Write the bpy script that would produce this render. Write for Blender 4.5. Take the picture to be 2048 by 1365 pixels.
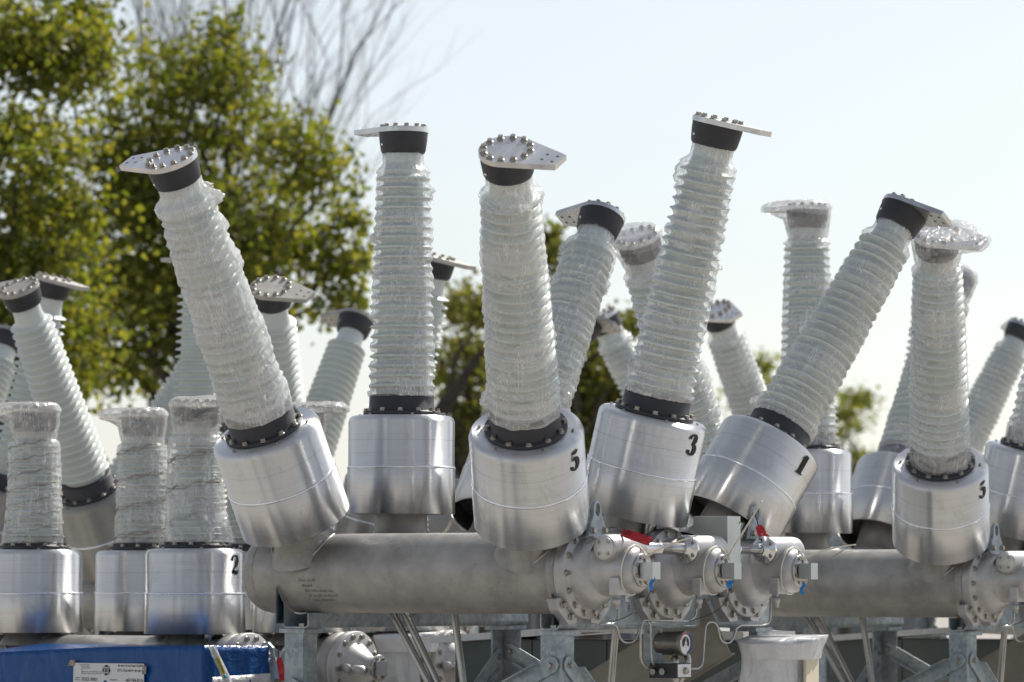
import bpy, bmesh, math, random
import numpy as np
from mathutils import Vector, Matrix, noise as mnoise
PI = math.pi
rad = math.radians
sc = bpy.context.scene
for o in list(bpy.data.objects):
    bpy.data.objects.remove(o)

# ------------------------------------------------------------------ camera, sky, sun, exposure
EYE = 1.75
FPX, HOR = 8369.2, 1161.72            # focal length in photo pixels, horizon row (photo 2048 x 1365)
TH = math.atan((HOR - 682.5) / FPX)
cd = bpy.data.cameras.new('camera')
cam = bpy.data.objects.new('camera', cd)
sc.collection.objects.link(cam)
cam.location = (0, 0, EYE)
cam.rotation_euler = (PI / 2 + TH, 0, 0)
cd.sensor_width = 36.0
cd.lens = FPX / 2048 * 36.0
cd.clip_start = 0.5
cd.clip_end = 3000
cd.dof.use_dof = True
cd.dof.focus_distance = 15.9
cd.dof.aperture_fstop = 4.2
sc.camera = cam

SUN_EL, SUN_AZ = 47.0, 37.0            # azimuth from +Y (away from the camera) towards +X
w = bpy.data.worlds.new("World")
sc.world = w
w.use_nodes = True
wn = w.node_tree
wn.nodes.clear()
sky = wn.nodes.new('ShaderNodeTexSky')
sky.sky_type = 'NISHITA'
sky.sun_disc = False
sky.sun_elevation = rad(SUN_EL)
sky.sun_rotation = rad(SUN_AZ)
sky.air_density = 1.0
sky.dust_density = 0.7
sky.ozone_density = 1.6
bg = wn.nodes.new('ShaderNodeBackground')
bg.inputs[1].default_value = 0.118
wo = wn.nodes.new('ShaderNodeOutputWorld')
hs = wn.nodes.new('ShaderNodeHueSaturation')          # thin high haze: a paler, less blue sky
hs.inputs['Saturation'].default_value = 0.42
wn.links.new(sky.outputs[0], hs.inputs['Color'])
wn.links.new(hs.outputs[0], bg.inputs[0])
wn.links.new(bg.outputs[0], wo.inputs[0])
sd = bpy.data.lights.new('sun', 'SUN')
sd.energy = 4.8
sd.angle = rad(0.55)
sd.color = (1.0, 0.95, 0.87)
so = bpy.data.objects.new('sun', sd)
sc.collection.objects.link(so)
sdir = Vector((math.sin(rad(SUN_AZ)) * math.cos(rad(SUN_EL)), math.cos(rad(SUN_AZ)) * math.cos(rad(SUN_EL)), math.sin(rad(SUN_EL))))
so.rotation_euler = (-sdir).to_track_quat('-Z', 'Y').to_euler()
so.location = (0, 0, 30)
vs = sc.view_settings
vs.view_transform = 'Standard'
vs.look = 'None'
vs.gamma = 1
vs.use_curve_mapping = False
vs.exposure = 0.06
sc.cycles.transparent_max_bounces = 32
sc.cycles.max_bounces = 8

# ------------------------------------------------------------------ where a photo pixel lies in the place
def ray(px, py):
    x = (px - 1024) / FPX
    z = -(py - 682.5) / FPX
    c, s = math.cos(TH), math.sin(TH)
    return Vector((x, c - z * s, s + z * c))

def at(px, py, Y):
    d = ray(px, py)
    return Vector((0, 0, EYE)) + d * (Y / d.y)

# ------------------------------------------------------------------ materials
def mat(name):
    m = bpy.data.materials.new(name)
    m.use_nodes = True
    nt = m.node_tree
    nt.nodes.clear()
    out = nt.nodes.new('ShaderNodeOutputMaterial')
    return m, nt, out

def N(nt, typ, **kw):
    n = nt.nodes.new(typ)
    for k, v in kw.items():
        if k.startswith('i_'):
            n.inputs[k[2:].replace('_', ' ')].default_value = v
        else:
            setattr(n, k, v)
    return n

def coords(nt, scale=(1, 1, 1), rot=(0, 0, 0), kind='Object'):
    tc = N(nt, 'ShaderNodeTexCoord')
    mp = N(nt, 'ShaderNodeMapping')
    mp.inputs['Scale'].default_value = scale
    mp.inputs['Rotation'].default_value = rot
    nt.links.new(tc.outputs[kind], mp.inputs[0])
    return mp.outputs[0]

def noise(nt, vec, scale, detail=3, rough=0.5, dist=0.0):
    n = N(nt, 'ShaderNodeTexNoise')
    n.inputs['Scale'].default_value = scale
    n.inputs['Detail'].default_value = detail
    n.inputs['Roughness'].default_value = rough
    n.inputs['Distortion'].default_value = dist
    nt.links.new(vec, n.inputs['Vector'])
    return n.outputs['Fac']

def ramp(nt, fac, stops):
    r = N(nt, 'ShaderNodeValToRGB')
    els = r.color_ramp.elements
    while len(els) < len(stops):
        els.new(0.5)
    for e, (p, c) in zip(els, stops):
        e.position = p
        e.color = (c[0], c[1], c[2], 1) if isinstance(c, (tuple, list)) else (c, c, c, 1)
    nt.links.new(fac, r.inputs[0])
    return r.outputs[0]

def bump(nt, h, strength, dist=0.01):
    b = N(nt, 'ShaderNodeBump')
    b.inputs['Strength'].default_value = strength
    b.inputs['Distance'].default_value = dist
    nt.links.new(h, b.inputs['Height'])
    return b.outputs[0]

def mixc(nt, fac, a, b, mode='MIX'):
    m = N(nt, 'ShaderNodeMix', data_type='RGBA', blend_type=mode)
    for i, v in ((0, fac), (6, a), (7, b)):
        if hasattr(v, 'is_output') or isinstance(v, bpy.types.NodeSocket):
            nt.links.new(v, m.inputs[i])
        else:
            m.inputs[i].default_value = v if i == 0 else (v[0], v[1], v[2], 1)
    return m.outputs[2]

def surface(name, c1, c2, metallic=0.0, rough=(0.4, 0.6), scale=8, bscale=60, bstr=0.15, bdist=0.002, spec=0.5, detail=5, stretch=(1, 1, 1)):
    m, nt, out = mat(name)
    p = N(nt, 'ShaderNodeBsdfPrincipled')
    v = coords(nt, stretch)
    f = noise(nt, v, scale, detail, 0.6)
    basec = ramp(nt, f, [(0.3, c1), (0.7, c2)])
    if name == 'cast_aluminium':
        st = ramp(nt, noise(nt, coords(nt, (1, 1.6, 1.6)), 2.6, 8, .74, .8), [(.34, .82), (.50, 1.0), (.72, 1.06)])
        st2 = ramp(nt, noise(nt, v, 46, 3, .7), [(.27, .55), (.33, 1.0)])
        basec = mixc(nt, 1.0, mixc(nt, 1.0, basec, st, 'MULTIPLY'), st2, 'MULTIPLY')
    nt.links.new(basec, p.inputs['Base Color'])
    nt.links.new(ramp(nt, noise(nt, v, scale * 2.3, 4), [(0.3, rough[0]), (0.7, rough[1])]), p.inputs['Roughness'])
    p.inputs['Metallic'].default_value = metallic
    p.inputs['Specular IOR Level'].default_value = spec
    nt.links.new(bump(nt, noise(nt, v, bscale, 3), bstr, bdist), p.inputs['Normal'])
    nt.links.new(p.outputs[0], out.inputs[0])
    return m

M = {}
def brushed(name, base, r0, r1, aniso):
    m, nt, out = mat(name)
    p = N(nt, 'ShaderNodeBsdfPrincipled')
    lines = noise(nt, coords(nt, (1.5, 1.5, 190)), 1.0, 6, 0.75)
    blot = noise(nt, coords(nt, (1, 1, 1)), 9, 4, 0.6)
    scr = noise(nt, coords(nt, (6, 6, 700)), 1.0, 2, 0.5)
    c = mixc(nt, blot, (base[0] * .9, base[1] * .9, base[2] * .9), base)
    dark = ramp(nt, lines, [(0.26, 0.66), (0.44, 1.0)])
    sm = ramp(nt, noise(nt, coords(nt, (1, 1, .6)), 5, 7, .72, .6), [(.30, .74), (.46, 1.0)])
    drip = ramp(nt, noise(nt, coords(nt, (26, 26, 1.2)), 1.0, 4, .6), [(.25, .86), (.40, 1.0)])
    c = mixc(nt, 1.0, mixc(nt, 1.0, c, sm, 'MULTIPLY'), drip, 'MULTIPLY')
    nt.links.new(mixc(nt, 1.0, c, dark, 'MULTIPLY'), p.inputs['Base Color'])
    nt.links.new(ramp(nt, scr, [(0.3, r0), (0.7, r1)]), p.inputs['Roughness'])
    p.inputs['Metallic'].default_value = 1.0
    p.inputs['Anisotropic'].default_value = aniso
    p.inputs['Anisotropic Rotation'].default_value = 0.25
    tg = N(nt, 'ShaderNodeTangent', direction_type='RADIAL', axis='Z')
    nt.links.new(tg.outputs[0], p.inputs['Tangent'])
    big = noise(nt, coords(nt, (1, 1, .05)), 13, 3, .55)
    b1 = N(nt, 'ShaderNodeBump')
    b1.inputs['Strength'].default_value = 0.30
    b1.inputs['Distance'].default_value = 0.003
    nt.links.new(big, b1.inputs['Height'])
    b2 = N(nt, 'ShaderNodeBump')
    b2.inputs['Strength'].default_value = 0.10
    b2.inputs['Distance'].default_value = 0.0004
    nt.links.new(lines, b2.inputs['Height'])
    nt.links.new(b1.outputs[0], b2.inputs['Normal'])
    nt.links.new(b2.outputs[0], p.inputs['Normal'])
    nt.links.new(p.outputs[0], out.inputs[0])
    return m
M['can'] = brushed('brushed_aluminium', (.80, .80, .80), .29, .39, .98)
M['oldcan'] = brushed('dull_brushed_aluminium', (.50, .475, .44), .42, .52, .95)
M['steel'] = surface('stainless_tube', (.42, .41, .39), (.50, .49, .47), 1.0, (.26, .34), 5, 60, .02)
M['tank'] = surface('cast_aluminium', (.29, .28, .265), (.47, .45, .425), .45, (.38, .58), 7, 170, .22, .0015)
M['cast'] = surface('housing_casting', (.43, .42, .42), (.60, .59, .58), .55, (.36, .55), 12, 240, .35, .0015)
M['plate'] = surface('milled_plate', (.60, .60, .60), (.80, .80, .80), .92, (.22, .36), 14, 120, .10, stretch=(1, .12, 1))
M['oldplate'] = surface('dull_plate', (.42, .40, .37), (.54, .51, .47), .6, (.45, .6), 20, 300, .06)
M['cap'] = surface('dark_grey_casting', (.026, .027, .033), (.038, .039, .046), 0.0, (.42, .55), 14, 350, .12)
M['bolt'] = surface('bolt_steel', (.30, .28, .25), (.48, .45, .40), .9, (.35, .5), 60, 300, .05)
M['seam'] = surface('bright_edge', (.85, .86, .88), (.9, .9, .92), .9, (.2, .3), 20, 100, .02)
M['dark'] = surface('black_interior', (.012, .012, .013), (.022, .022, .022), 0, (.6, .8), 20, 100, .05)
M['black'] = surface('black_print', (.006, .006, .006), (.010, .010, .010), 0, (.5, .6), 20, 100, .0)
M['white'] = surface('white_label', (.70, .71, .73), (.78, .79, .80), 0, (.4, .5), 10, 100, .02)
M['shaft'] = surface('polished_shaft', (.74, .74, .74), (.76, .76, .76), 1.0, (.20, .22), 3, 10, 0.0)
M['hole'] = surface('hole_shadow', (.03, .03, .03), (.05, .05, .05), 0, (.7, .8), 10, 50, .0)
M['cabinet'] = surface('grey_green_paint', (.075, .095, .088), (.10, .12, .112), 0, (.25, .4), 3, 120, .05)
M['roofpaint'] = surface('pale_roof_paint', (.55, .55, .55), (.68, .68, .66), .2, (.2, .35), 5, 90, .04)  # pale cabinet roof, its sun glare put into the base colour
M['enclosure'] = surface('enclosure_sheet', (.50, .53, .53), (.58, .61, .61), .75, (.35, .5), 6, 200, .05)
M['coverdisc'] = surface('cover_disc_sheet', (.62, .62, .60), (.70, .70, .68), .5, (.4, .5), 14, 200, .04)
M['tray'] = surface('dull_tray_sheet', (.24, .225, .20), (.33, .31, .275), .3, (.5, .65), 9, 160, .08)
M['redtag'] = surface('red_plastic_tag', (.42, .012, .018), (.56, .03, .035), 0, (.2, .35), 30, 160, .3)
M['tie'] = surface('cream_nylon', (.72, .68, .56), (.80, .76, .64), 0, (.35, .45), 30, 100, .02)
M['bluetape'] = surface('blue_tape', (.01, .16, .50), (.02, .24, .62), 0, (.3, .4), 30, 100, .1)
M['yellow'] = surface('yellow_label', (.60, .52, .04), (.66, .58, .06), 0, (.4, .5), 30, 100, .02)
M['cyan'] = surface('cyan_dot', (.03, .35, .50), (.04, .40, .55), 0, (.4, .5), 30, 100, .02)
M['gred'] = surface('dial_red', (.45, .05, .04), (.5, .06, .05), 0, (.4, .5), 30, 100, .0)
M['gblue'] = surface('dial_blue', (.03, .07, .30), (.04, .08, .34), 0, (.4, .5), 30, 100, .0)
M['twine'] = surface('soiled_tape', (.16, .13, .10), (.48, .43, .36), 0, (.4, .7), 60, 300, .4)
M['cream'] = surface('cream_board', (.60, .54, .40), (.68, .62, .48), 0, (.5, .6), 10, 100, .05)
M['bark'] = surface('tree_bark', (.035, .030, .024), (.075, .065, .052), 0, (.8, .95), 6, 40, .6, .02)
M['twig'] = surface('grey_bark', (.08, .076, .075), (.13, .125, .12), 0, (.8, .95), 6, 40, .3, .01)
M['warehouse'] = surface('grey_cladding', (.13, .14, .15), (.18, .19, .20), 0, (.5, .7), 1.2, 30, .1)
M['wframe'] = surface('roof_trim', (.30, .30, .29), (.36, .36, .35), 0, (.5, .7), 1.2, 30, .1)
M['winglass'] = surface('window_glass', (.02, .025, .03), (.03, .035, .04), 0, (.05, .12), 1.2, 30, .02)

def galv():
    m, nt, out = mat('galvanised_steel')
    p = N(nt, 'ShaderNodeBsdfPrincipled')
    v = coords(nt)
    vo = N(nt, 'ShaderNodeTexVoronoi')
    vo.inputs['Scale'].default_value = 55
    nt.links.new(v, vo.inputs['Vector'])
    sp = N(nt, 'ShaderNodeRGBToBW')
    nt.links.new(vo.outputs['Color'], sp.inputs[0])
    c1 = ramp(nt, sp.outputs[0], [(.2, (.34, .39, .415)), (.8, (.46, .51, .535))])
    cl = ramp(nt, noise(nt, v, 9, 5, .65), [(.35, (.62, .66, .72)), (.6, (1, 1, 1))])
    c2 = mixc(nt, 1.0, c1, cl, 'MULTIPLY')
    pit = ramp(nt, noise(nt, coords(nt, (1, 1, .5)), 130, 3, .7), [(.30, .35), (.38, 1.0)])
    nt.links.new(mixc(nt, .75, c2, mixc(nt, 1.0, c2, pit, 'MULTIPLY')), p.inputs['Base Color'])
    p.inputs['Metallic'].default_value = .25
    nt.links.new(ramp(nt, noise(nt, v, 22, 3), [(.3, .38), (.7, .6)]), p.inputs['Roughness'])
    nt.links.new(bump(nt, noise(nt, v, 90, 4), .2, .002), p.inputs['Normal'])
    nt.links.new(p.outputs[0], out.inputs[0])
    return m
M['galv'] = galv()

def insul():
    m, nt, out = mat('silicone_insulator')
    p = N(nt, 'ShaderNodeBsdfPrincipled')
    f = noise(nt, coords(nt), 6, 4)
    nt.links.new(ramp(nt, f, [(.3, (.62, .66, .635)), (.7, (.70, .735, .705))]), p.inputs['Base Color'])
    p.inputs['Roughness'].default_value = .38
    p.inputs['Subsurface Weight'].default_value = .12
    p.inputs['Subsurface Radius'].default_value = (.02, .02, .02)
    nt.links.new(bump(nt, noise(nt, coords(nt, (1, 1, 1)), 40, 2), .06, .003), p.inputs['Normal'])
    nt.links.new(p.outputs[0], out.inputs[0])
    return m
M['insul'] = insul()

def film(name, lo=.04, hi=.50, tint=(.985, .98, .975), vert=1.0, rough=.12):
    """thin stretch film: clear where single, milky where layers and creases gather"""
    m, nt, out = mat(name)
    tc = N(nt, 'ShaderNodeTexCoord')
    obj = tc.outputs['Object']
    def mp(s, r):
        n = N(nt, 'ShaderNodeMapping')
        n.inputs['Scale'].default_value = s
        n.inputs['Rotation'].default_value = r
        nt.links.new(obj, n.inputs[0])
        return n.outputs[0]
    vA = mp((36, 36, 4.5), (rad(24), rad(16), 0))
    vB = mp((42, 42, 4), (rad(-34), rad(-20), .4))
    nA = noise(nt, vA, 1.0, 2, .5, .15)
    nB = noise(nt, vB, 1.0, 2, .5, .15)
    def crease(n, wdt):
        a = N(nt, 'ShaderNodeMath', operation='SUBTRACT'); a.inputs[1].default_value = .5
        nt.links.new(n, a.inputs[0])
        b = N(nt, 'ShaderNodeMath', operation='ABSOLUTE'); nt.links.new(a.outputs[0], b.inputs[0])
        return ramp(nt, b.outputs[0], [(0.0, 1.0), (wdt, 0.0)])
    cA, cB = crease(nA, .024), crease(nB, .020)
    mx = N(nt, 'ShaderNodeMath', operation='MAXIMUM')
    nt.links.new(cA, mx.inputs[0]); nt.links.new(cB, mx.inputs[1])
    p1 = ramp(nt, noise(nt, mp((2.2, 2.2, 7), (rad(14), rad(8), 0)), 1.0, 3, .6, .5), [(.495, 0.0), (.515, .45)])     # overlapping layers
    p2 = ramp(nt, noise(nt, mp((3.5, 3.5, 9), (rad(-18), rad(-9), .7)), 1.0, 3, .6, .5), [(.53, 0.0), (.55, .55)])
    pa = N(nt, 'ShaderNodeMath', operation='ADD'); nt.links.new(p1, pa.inputs[0]); nt.links.new(p2, pa.inputs[1])
    pat = pa.outputs[0]
    reg = ramp(nt, noise(nt, mp((1, 1, .6), (.3, 0, 0)), 14, 3, .5), [(.46, .05), (.60, 1.0)])
    cr = N(nt, 'ShaderNodeMath', operation='MULTIPLY'); nt.links.new(mx.outputs[0], cr.inputs[0]); nt.links.new(reg, cr.inputs[1])
    lay = N(nt, 'ShaderNodeMapRange'); nt.links.new(pat, lay.inputs[0])
    lay.inputs[3].default_value = lo; lay.inputs[4].default_value = hi
    ad = N(nt, 'ShaderNodeMath', operation='MULTIPLY_ADD'); nt.links.new(cr.outputs[0], ad.inputs[0])
    ad.inputs[1].default_value = .80; nt.links.new(lay.outputs[0], ad.inputs[2]); ad.use_clamp = True
    # more film in the line of sight at grazing angles
    lw = N(nt, 'ShaderNodeLayerWeight'); lw.inputs[0].default_value = .35
    ad2 = N(nt, 'ShaderNodeMath', operation='MULTIPLY_ADD'); nt.links.new(lw.outputs['Facing'], ad2.inputs[0])
    ad2.inputs[1].default_value = .22; nt.links.new(ad.outputs[0], ad2.inputs[2]); ad2.use_clamp = True
    # crumpled normals
    h1 = noise(nt, mp((20, 20, 10), (rad(20), rad(10), 0)), 1.0, 3, .5, 1.2)
    vo = N(nt, 'ShaderNodeTexVoronoi'); vo.feature = 'F1'; vo.inputs['Scale'].default_value = 1.0
    nt.links.new(mp((38, 38, 18), (rad(-25), rad(14), 0)), vo.inputs['Vector'])
    b1 = bump(nt, h1, .35, .006)
    b2 = N(nt, 'ShaderNodeBump'); b2.inputs['Strength'].default_value = .55; b2.inputs['Distance'].default_value = .005
    nt.links.new(vo.outputs['Distance'], b2.inputs['Height']); nt.links.new(b1, b2.inputs['Normal'])
    b3 = N(nt, 'ShaderNodeBump'); b3.inputs['Strength'].default_value = .4; b3.inputs['Distance'].default_value = .002
    nt.links.new(mx.outputs[0], b3.inputs['Height']); nt.links.new(b2.outputs[0], b3.inputs['Normal'])
    dif = N(nt, 'ShaderNodeBsdfDiffuse'); dif.inputs[0].default_value = (*tint, 1)
    tr = N(nt, 'ShaderNodeBsdfTranslucent'); tr.inputs[0].default_value = (*tint, 1)
    body = N(nt, 'ShaderNodeMixShader'); body.inputs[0].default_value = .45
    nt.links.new(dif.outputs[0], body.inputs[1]); nt.links.new(tr.outputs[0], body.inputs[2])
    nt.links.new(b1, dif.inputs['Normal'])
    clear = N(nt, 'ShaderNodeBsdfTransparent'); clear.inputs[0].default_value = (.97, .98, .98, 1)
    m1 = N(nt, 'ShaderNodeMixShader'); nt.links.new(ad2.outputs[0], m1.inputs[0])
    nt.links.new(clear.outputs[0], m1.inputs[1]); nt.links.new(body.outputs[0], m1.inputs[2])
    gl = N(nt, 'ShaderNodeBsdfGlossy'); gl.inputs['Roughness'].default_value = rough
    nt.links.new(b3.outputs[0], gl.inputs['Normal'])
    fr = N(nt, 'ShaderNodeLayerWeight'); fr.inputs[0].default_value = .5
    nt.links.new(b3.outputs[0], fr.inputs['Normal'])
    fp = N(nt, 'ShaderNodeMath', operation='POWER'); nt.links.new(fr.outputs['Facing'], fp.inputs[0]); fp.inputs[1].default_value = 4.0
    fm = N(nt, 'ShaderNodeMath', operation='MULTIPLY_ADD'); nt.links.new(fp.outputs[0], fm.inputs[0]); fm.inputs[1].default_value = .40; fm.inputs[2].default_value = .15; fm.use_clamp = True
    m2 = N(nt, 'ShaderNodeMixShader'); nt.links.new(fm.outputs[0], m2.inputs[0])
    nt.links.new(m1.outputs[0], m2.inputs[1]); nt.links.new(gl.outputs[0], m2.inputs[2])
    nt.links.new(m2.outputs[0], out.inputs[0])
    return m
M['film'] = film('stretch_film')
M['film_milky'] = film('stretch_film_many_layers', .30, .66)
M['film_clear'] = film('loose_film', .04, .34)
M['film_dirty'] = film('bunched_soiled_film', .22, .74, (.96, .94, .91))

def sheet_plastic(name, c, tl=.25, rough=.28, strength=.8, sc_=9):
    m, nt, out = mat(name)
    p = N(nt, 'ShaderNodeBsdfPrincipled')
    v1 = coords(nt, (1, 1, .45), (0, rad(25), 0))
    v2 = coords(nt, (.4, .4, 1.6), (rad(30), 0, 0))
    f = noise(nt, v1, sc_ * .5, 4)
    nt.links.new(ramp(nt, f, [(.3, tuple(x * .85 for x in c)), (.7, c)]), p.inputs['Base Color'])
    p.inputs['Roughness'].default_value = rough
    b1 = bump(nt, noise(nt, v1, sc_, 5, .55, 1.5), strength, .03)
    b2 = N(nt, 'ShaderNodeBump'); b2.inputs['Strength'].default_value = strength * .5; b2.inputs['Distance'].default_value = .01
    nt.links.new(noise(nt, v2, sc_ * 3.2, 4, .6, 2.0), b2.inputs['Height']); nt.links.new(b1, b2.inputs['Normal'])
    nt.links.new(b2.outputs[0], p.inputs['Normal'])
    t = N(nt, 'ShaderNodeBsdfTranslucent'); t.inputs[0].default_value = (*c, 1)
    mx = N(nt, 'ShaderNodeMixShader'); mx.inputs[0].default_value = tl
    nt.links.new(p.outputs[0], mx.inputs[1]); nt.links.new(t.outputs[0], mx.inputs[2])
    nt.links.new(mx.outputs[0], out.inputs[0])
    return m
M['tarp'] = sheet_plastic('blue_tarpaulin', (.005, .090, .33), .12, .26, .75, 5)
M['whitewrap'] = sheet_plastic('white_plastic_wrap', (.90, .91, .93), .25, .20, 1.0, 7)

def leafmat(name, cs, tcol):
    m, nt, out = mat(name)
    ge = N(nt, 'ShaderNodeNewGeometry')
    col = ramp(nt, ge.outputs['Random Per Island'], [(i / (len(cs) - 1), c) for i, c in enumerate(cs)])
    tcr = ramp(nt, ge.outputs['Random Per Island'], [(i / (len(tcol) - 1), c) for i, c in enumerate(tcol)])
    p = N(nt, 'ShaderNodeBsdfPrincipled'); p.inputs['Roughness'].default_value = .5
    nt.links.new(col, p.inputs['Base Color'])
    t = N(nt, 'ShaderNodeBsdfTranslucent'); nt.links.new(tcr, t.inputs[0])
    mx = N(nt, 'ShaderNodeMixShader'); mx.inputs[0].default_value = .42
    nt.links.new(p.outputs[0], mx.inputs[1]); nt.links.new(t.outputs[0], mx.inputs[2])
    nt.links.new(mx.outputs[0], out.inputs[0])
    return m
M['leaf'] = leafmat('maple_leaves', [(.030, .050, .008), (.060, .078, .012), (.100, .105, .018)],
                    [(.20, .27, .02), (.38, .41, .03), (.54, .48, .05)])
M['leaf2'] = leafmat('olive_leaves', [(.05, .065, .012), (.10, .10, .02)], [(.22, .25, .03), (.36, .33, .05)])

def groundmat():
    m, nt, out = mat('gravel_yard')
    p = N(nt, 'ShaderNodeBsdfPrincipled')
    v = coords(nt)
    a = noise(nt, v, .35, 5, .6)
    b = noise(nt, v, 38, 4, .7)
    c = mixc(nt, .5, ramp(nt, a, [(.3, (.34, .31, .27)), (.7, (.44, .41, .37))]), ramp(nt, b, [(.3, (.24, .22, .20)), (.7, (.50, .47, .43))]))
    nt.links.new(c, p.inputs['Base Color'])
    p.inputs['Roughness'].default_value = .9
    nt.links.new(bump(nt, b, .6, .02), p.inputs['Normal'])
    nt.links.new(p.outputs[0], out.inputs[0])
    return m
M['ground'] = groundmat()

# ------------------------------------------------------------------ mesh helpers
class MB:
    """collects simple solids into one mesh"""
    def __init__(s):
        s.v, s.f, s.sm = [], [], []
    def add(s, vs, fs, smooth=True, mtx=None):
        n = len(s.v)
        for p in vs:
            p = Vector(p)
            s.v.append(tuple(mtx @ p) if mtx is not None else tuple(p))
        for f in fs:
            s.f.append(tuple(i + n for i in f)); s.sm.append(smooth)
        return s
    def box(s, lo, hi, mtx=None, bev=0.0):
        x0, y0, z0 = lo; x1, y1, z1 = hi
        if bev <= 0:
            vs = [(x0, y0, z0), (x1, y0, z0), (x1, y1, z0), (x0, y1, z0), (x0, y0, z1), (x1, y0, z1), (x1, y1, z1), (x0, y1, z1)]
            fs = [(0, 3, 2, 1), (4, 5, 6, 7), (0, 1, 5, 4), (1, 2, 6, 5), (2, 3, 7, 6), (3, 0, 4, 7)]
            return s.add(vs, fs, False, mtx)
        bm = bmesh.new()
        r = bmesh.ops.create_cube(bm, size=1)
        for v in bm.verts:
            v.co = ((x0 + x1) / 2 + v.co.x * (x1 - x0), (y0 + y1) / 2 + v.co.y * (y1 - y0), (z0 + z1) / 2 + v.co.z * (z1 - z0))
        bmesh.ops.bevel(bm, geom=bm.edges[:], offset=bev, segments=2, affect='EDGES', profile=.7)
        s.add([v.co for v in bm.verts], [[v.index for v in f.verts] for f in bm.faces], False, mtx)
        bm.free()
        return s
    def lathe(s, prof, seg=48, mtx=None, closed=False):
        """prof: (r, z) from bottom to top about z"""
        vs, fs = [], []
        n = len(prof)
        for r, z in prof:
            for k in range(seg):
                t = 2 * PI * k / seg
                vs.append((r * math.cos(t), r * math.sin(t), z))
        for i in range(n - 1):
            for k in range(seg):
                k2 = (k + 1) % seg
                fs.append((i * seg + k, i * seg + k2, (i + 1) * seg + k2, (i + 1) * seg + k))
        if prof[0][0] > 1e-6 and closed:
            fs.append(tuple(reversed(range(seg))))
        if prof[-1][0] > 1e-6 and closed:
            fs.append(tuple(range((n - 1) * seg, n * seg)))
        return s.add(vs, fs, True, mtx)
    def tube(s, pts, r, seg=10, closed_ends=True, radii=None):
        pts = [Vector(p) for p in pts]
        vs, fs = [], []
        up = Vector((0, 0, 1))
        prev = None
        for i, p in enumerate(pts):
            t = (pts[min(i + 1, len(pts) - 1)] - pts[max(i - 1, 0)])
            t = t.normalized() if t.length > 1e-9 else Vector((0, 0, 1))
            if prev is None:
                a = up if abs(t.dot(up)) < .95 else Vector((1, 0, 0))
                n1 = t.cross(a).normalized()
            else:
                n1 = (prev - t * prev.dot(t)).normalized()
            n2 = t.cross(n1)
            prev = n1
            rr = radii[i] if radii else r
            for k in range(seg):
                an = 2 * PI * k / seg
                vs.append(p + (n1 * math.cos(an) + n2 * math.sin(an)) * rr)
        for i in range(len(pts) - 1):
            for k in range(seg):
                k2 = (k + 1) % seg
                fs.append((i * seg + k, i * seg + k2, (i + 1) * seg + k2, (i + 1) * seg + k))
        if closed_ends:
            fs.append(tuple(reversed(range(seg))))
            fs.append(tuple(range((len(pts) - 1) * seg, len(pts) * seg)))
        return s.add(vs, fs, True)
    def prism(s, poly, h0, h1, mtx=None, smooth=False):
        """polygon in xy extruded along z"""
        n = len(poly)
        vs = [(x, y, h0) for x, y in poly] + [(x, y, h1) for x, y in poly]
        fs = [tuple(reversed(range(n))), tuple(range(n, 2 * n))]
        s.add(vs, fs, False, mtx)
        vs2 = [(x, y, h0) for x, y in poly] + [(x, y, h1) for x, y in poly]
        s.add(vs2, [(i, (i + 1) % n, (i + 1) % n + n, i + n) for i in range(n)], smooth, mtx)
        return s
    def mesh(s, name, m):
        me = bpy.data.meshes.new(name)
        me.from_pydata(s.v, [], s.f)
        me.polygons.foreach_set('use_smooth', s.sm)
        if m is not None:
            me.materials.append(m)
        me.update()
        return me

def fillet(pts, r=.012, n=5):
    """rounds the corners of a polyline"""
    pts = [Vector(p) for p in pts]
    out = [pts[0]]
    for i in range(1, len(pts) - 1):
        a, b, c = pts[i - 1], pts[i], pts[i + 1]
        d1, d2 = (a - b), (c - b)
        k = min(r, d1.length * .48, d2.length * .48)
        p1, p2 = b + d1.normalized() * k, b + d2.normalized() * k
        for j in range(n + 1):
            t = j / n
            out.append(p1 * (1 - t) ** 2 + b * 2 * t * (1 - t) + p2 * t * t)
    out.append(pts[-1])
    return out

COL = sc.collection
def link(name, me, parent=None, mtx=None):
    o = bpy.data.objects.new(name, me)
    COL.objects.link(o)
    if parent is not None:
        o.parent = parent
    if mtx is not None:
        o.matrix_local = mtx
    return o

def thing(name, label, cat, loc=(0, 0, 0), rz=0.0, group=None, me=None):
    o = bpy.data.objects.new(name, me)
    COL.objects.link(o)
    o.location = loc
    o.rotation_euler = (0, 0, rz)
    o['label'] = label
    o['category'] = cat
    if group:
        o['group'] = group
    return o

def setting(name, me, loc=(0, 0, 0)):
    o = bpy.data.objects.new(name, me)
    COL.objects.link(o)
    o.location = loc
    o['kind'] = 'structure'
    return o

def T(x, y, z): return Matrix.Translation((x, y, z))
def R(a, ax): return Matrix.Rotation(a, 4, ax)
ROTX = R(PI / 2, 'Y')                    # takes local z to +x

# ------------------------------------------------------------------ shared meshes
CACHE = {}
def cached(key, fn):
    if key not in CACHE:
        CACHE[key] = fn()
    return CACHE[key]

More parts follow.
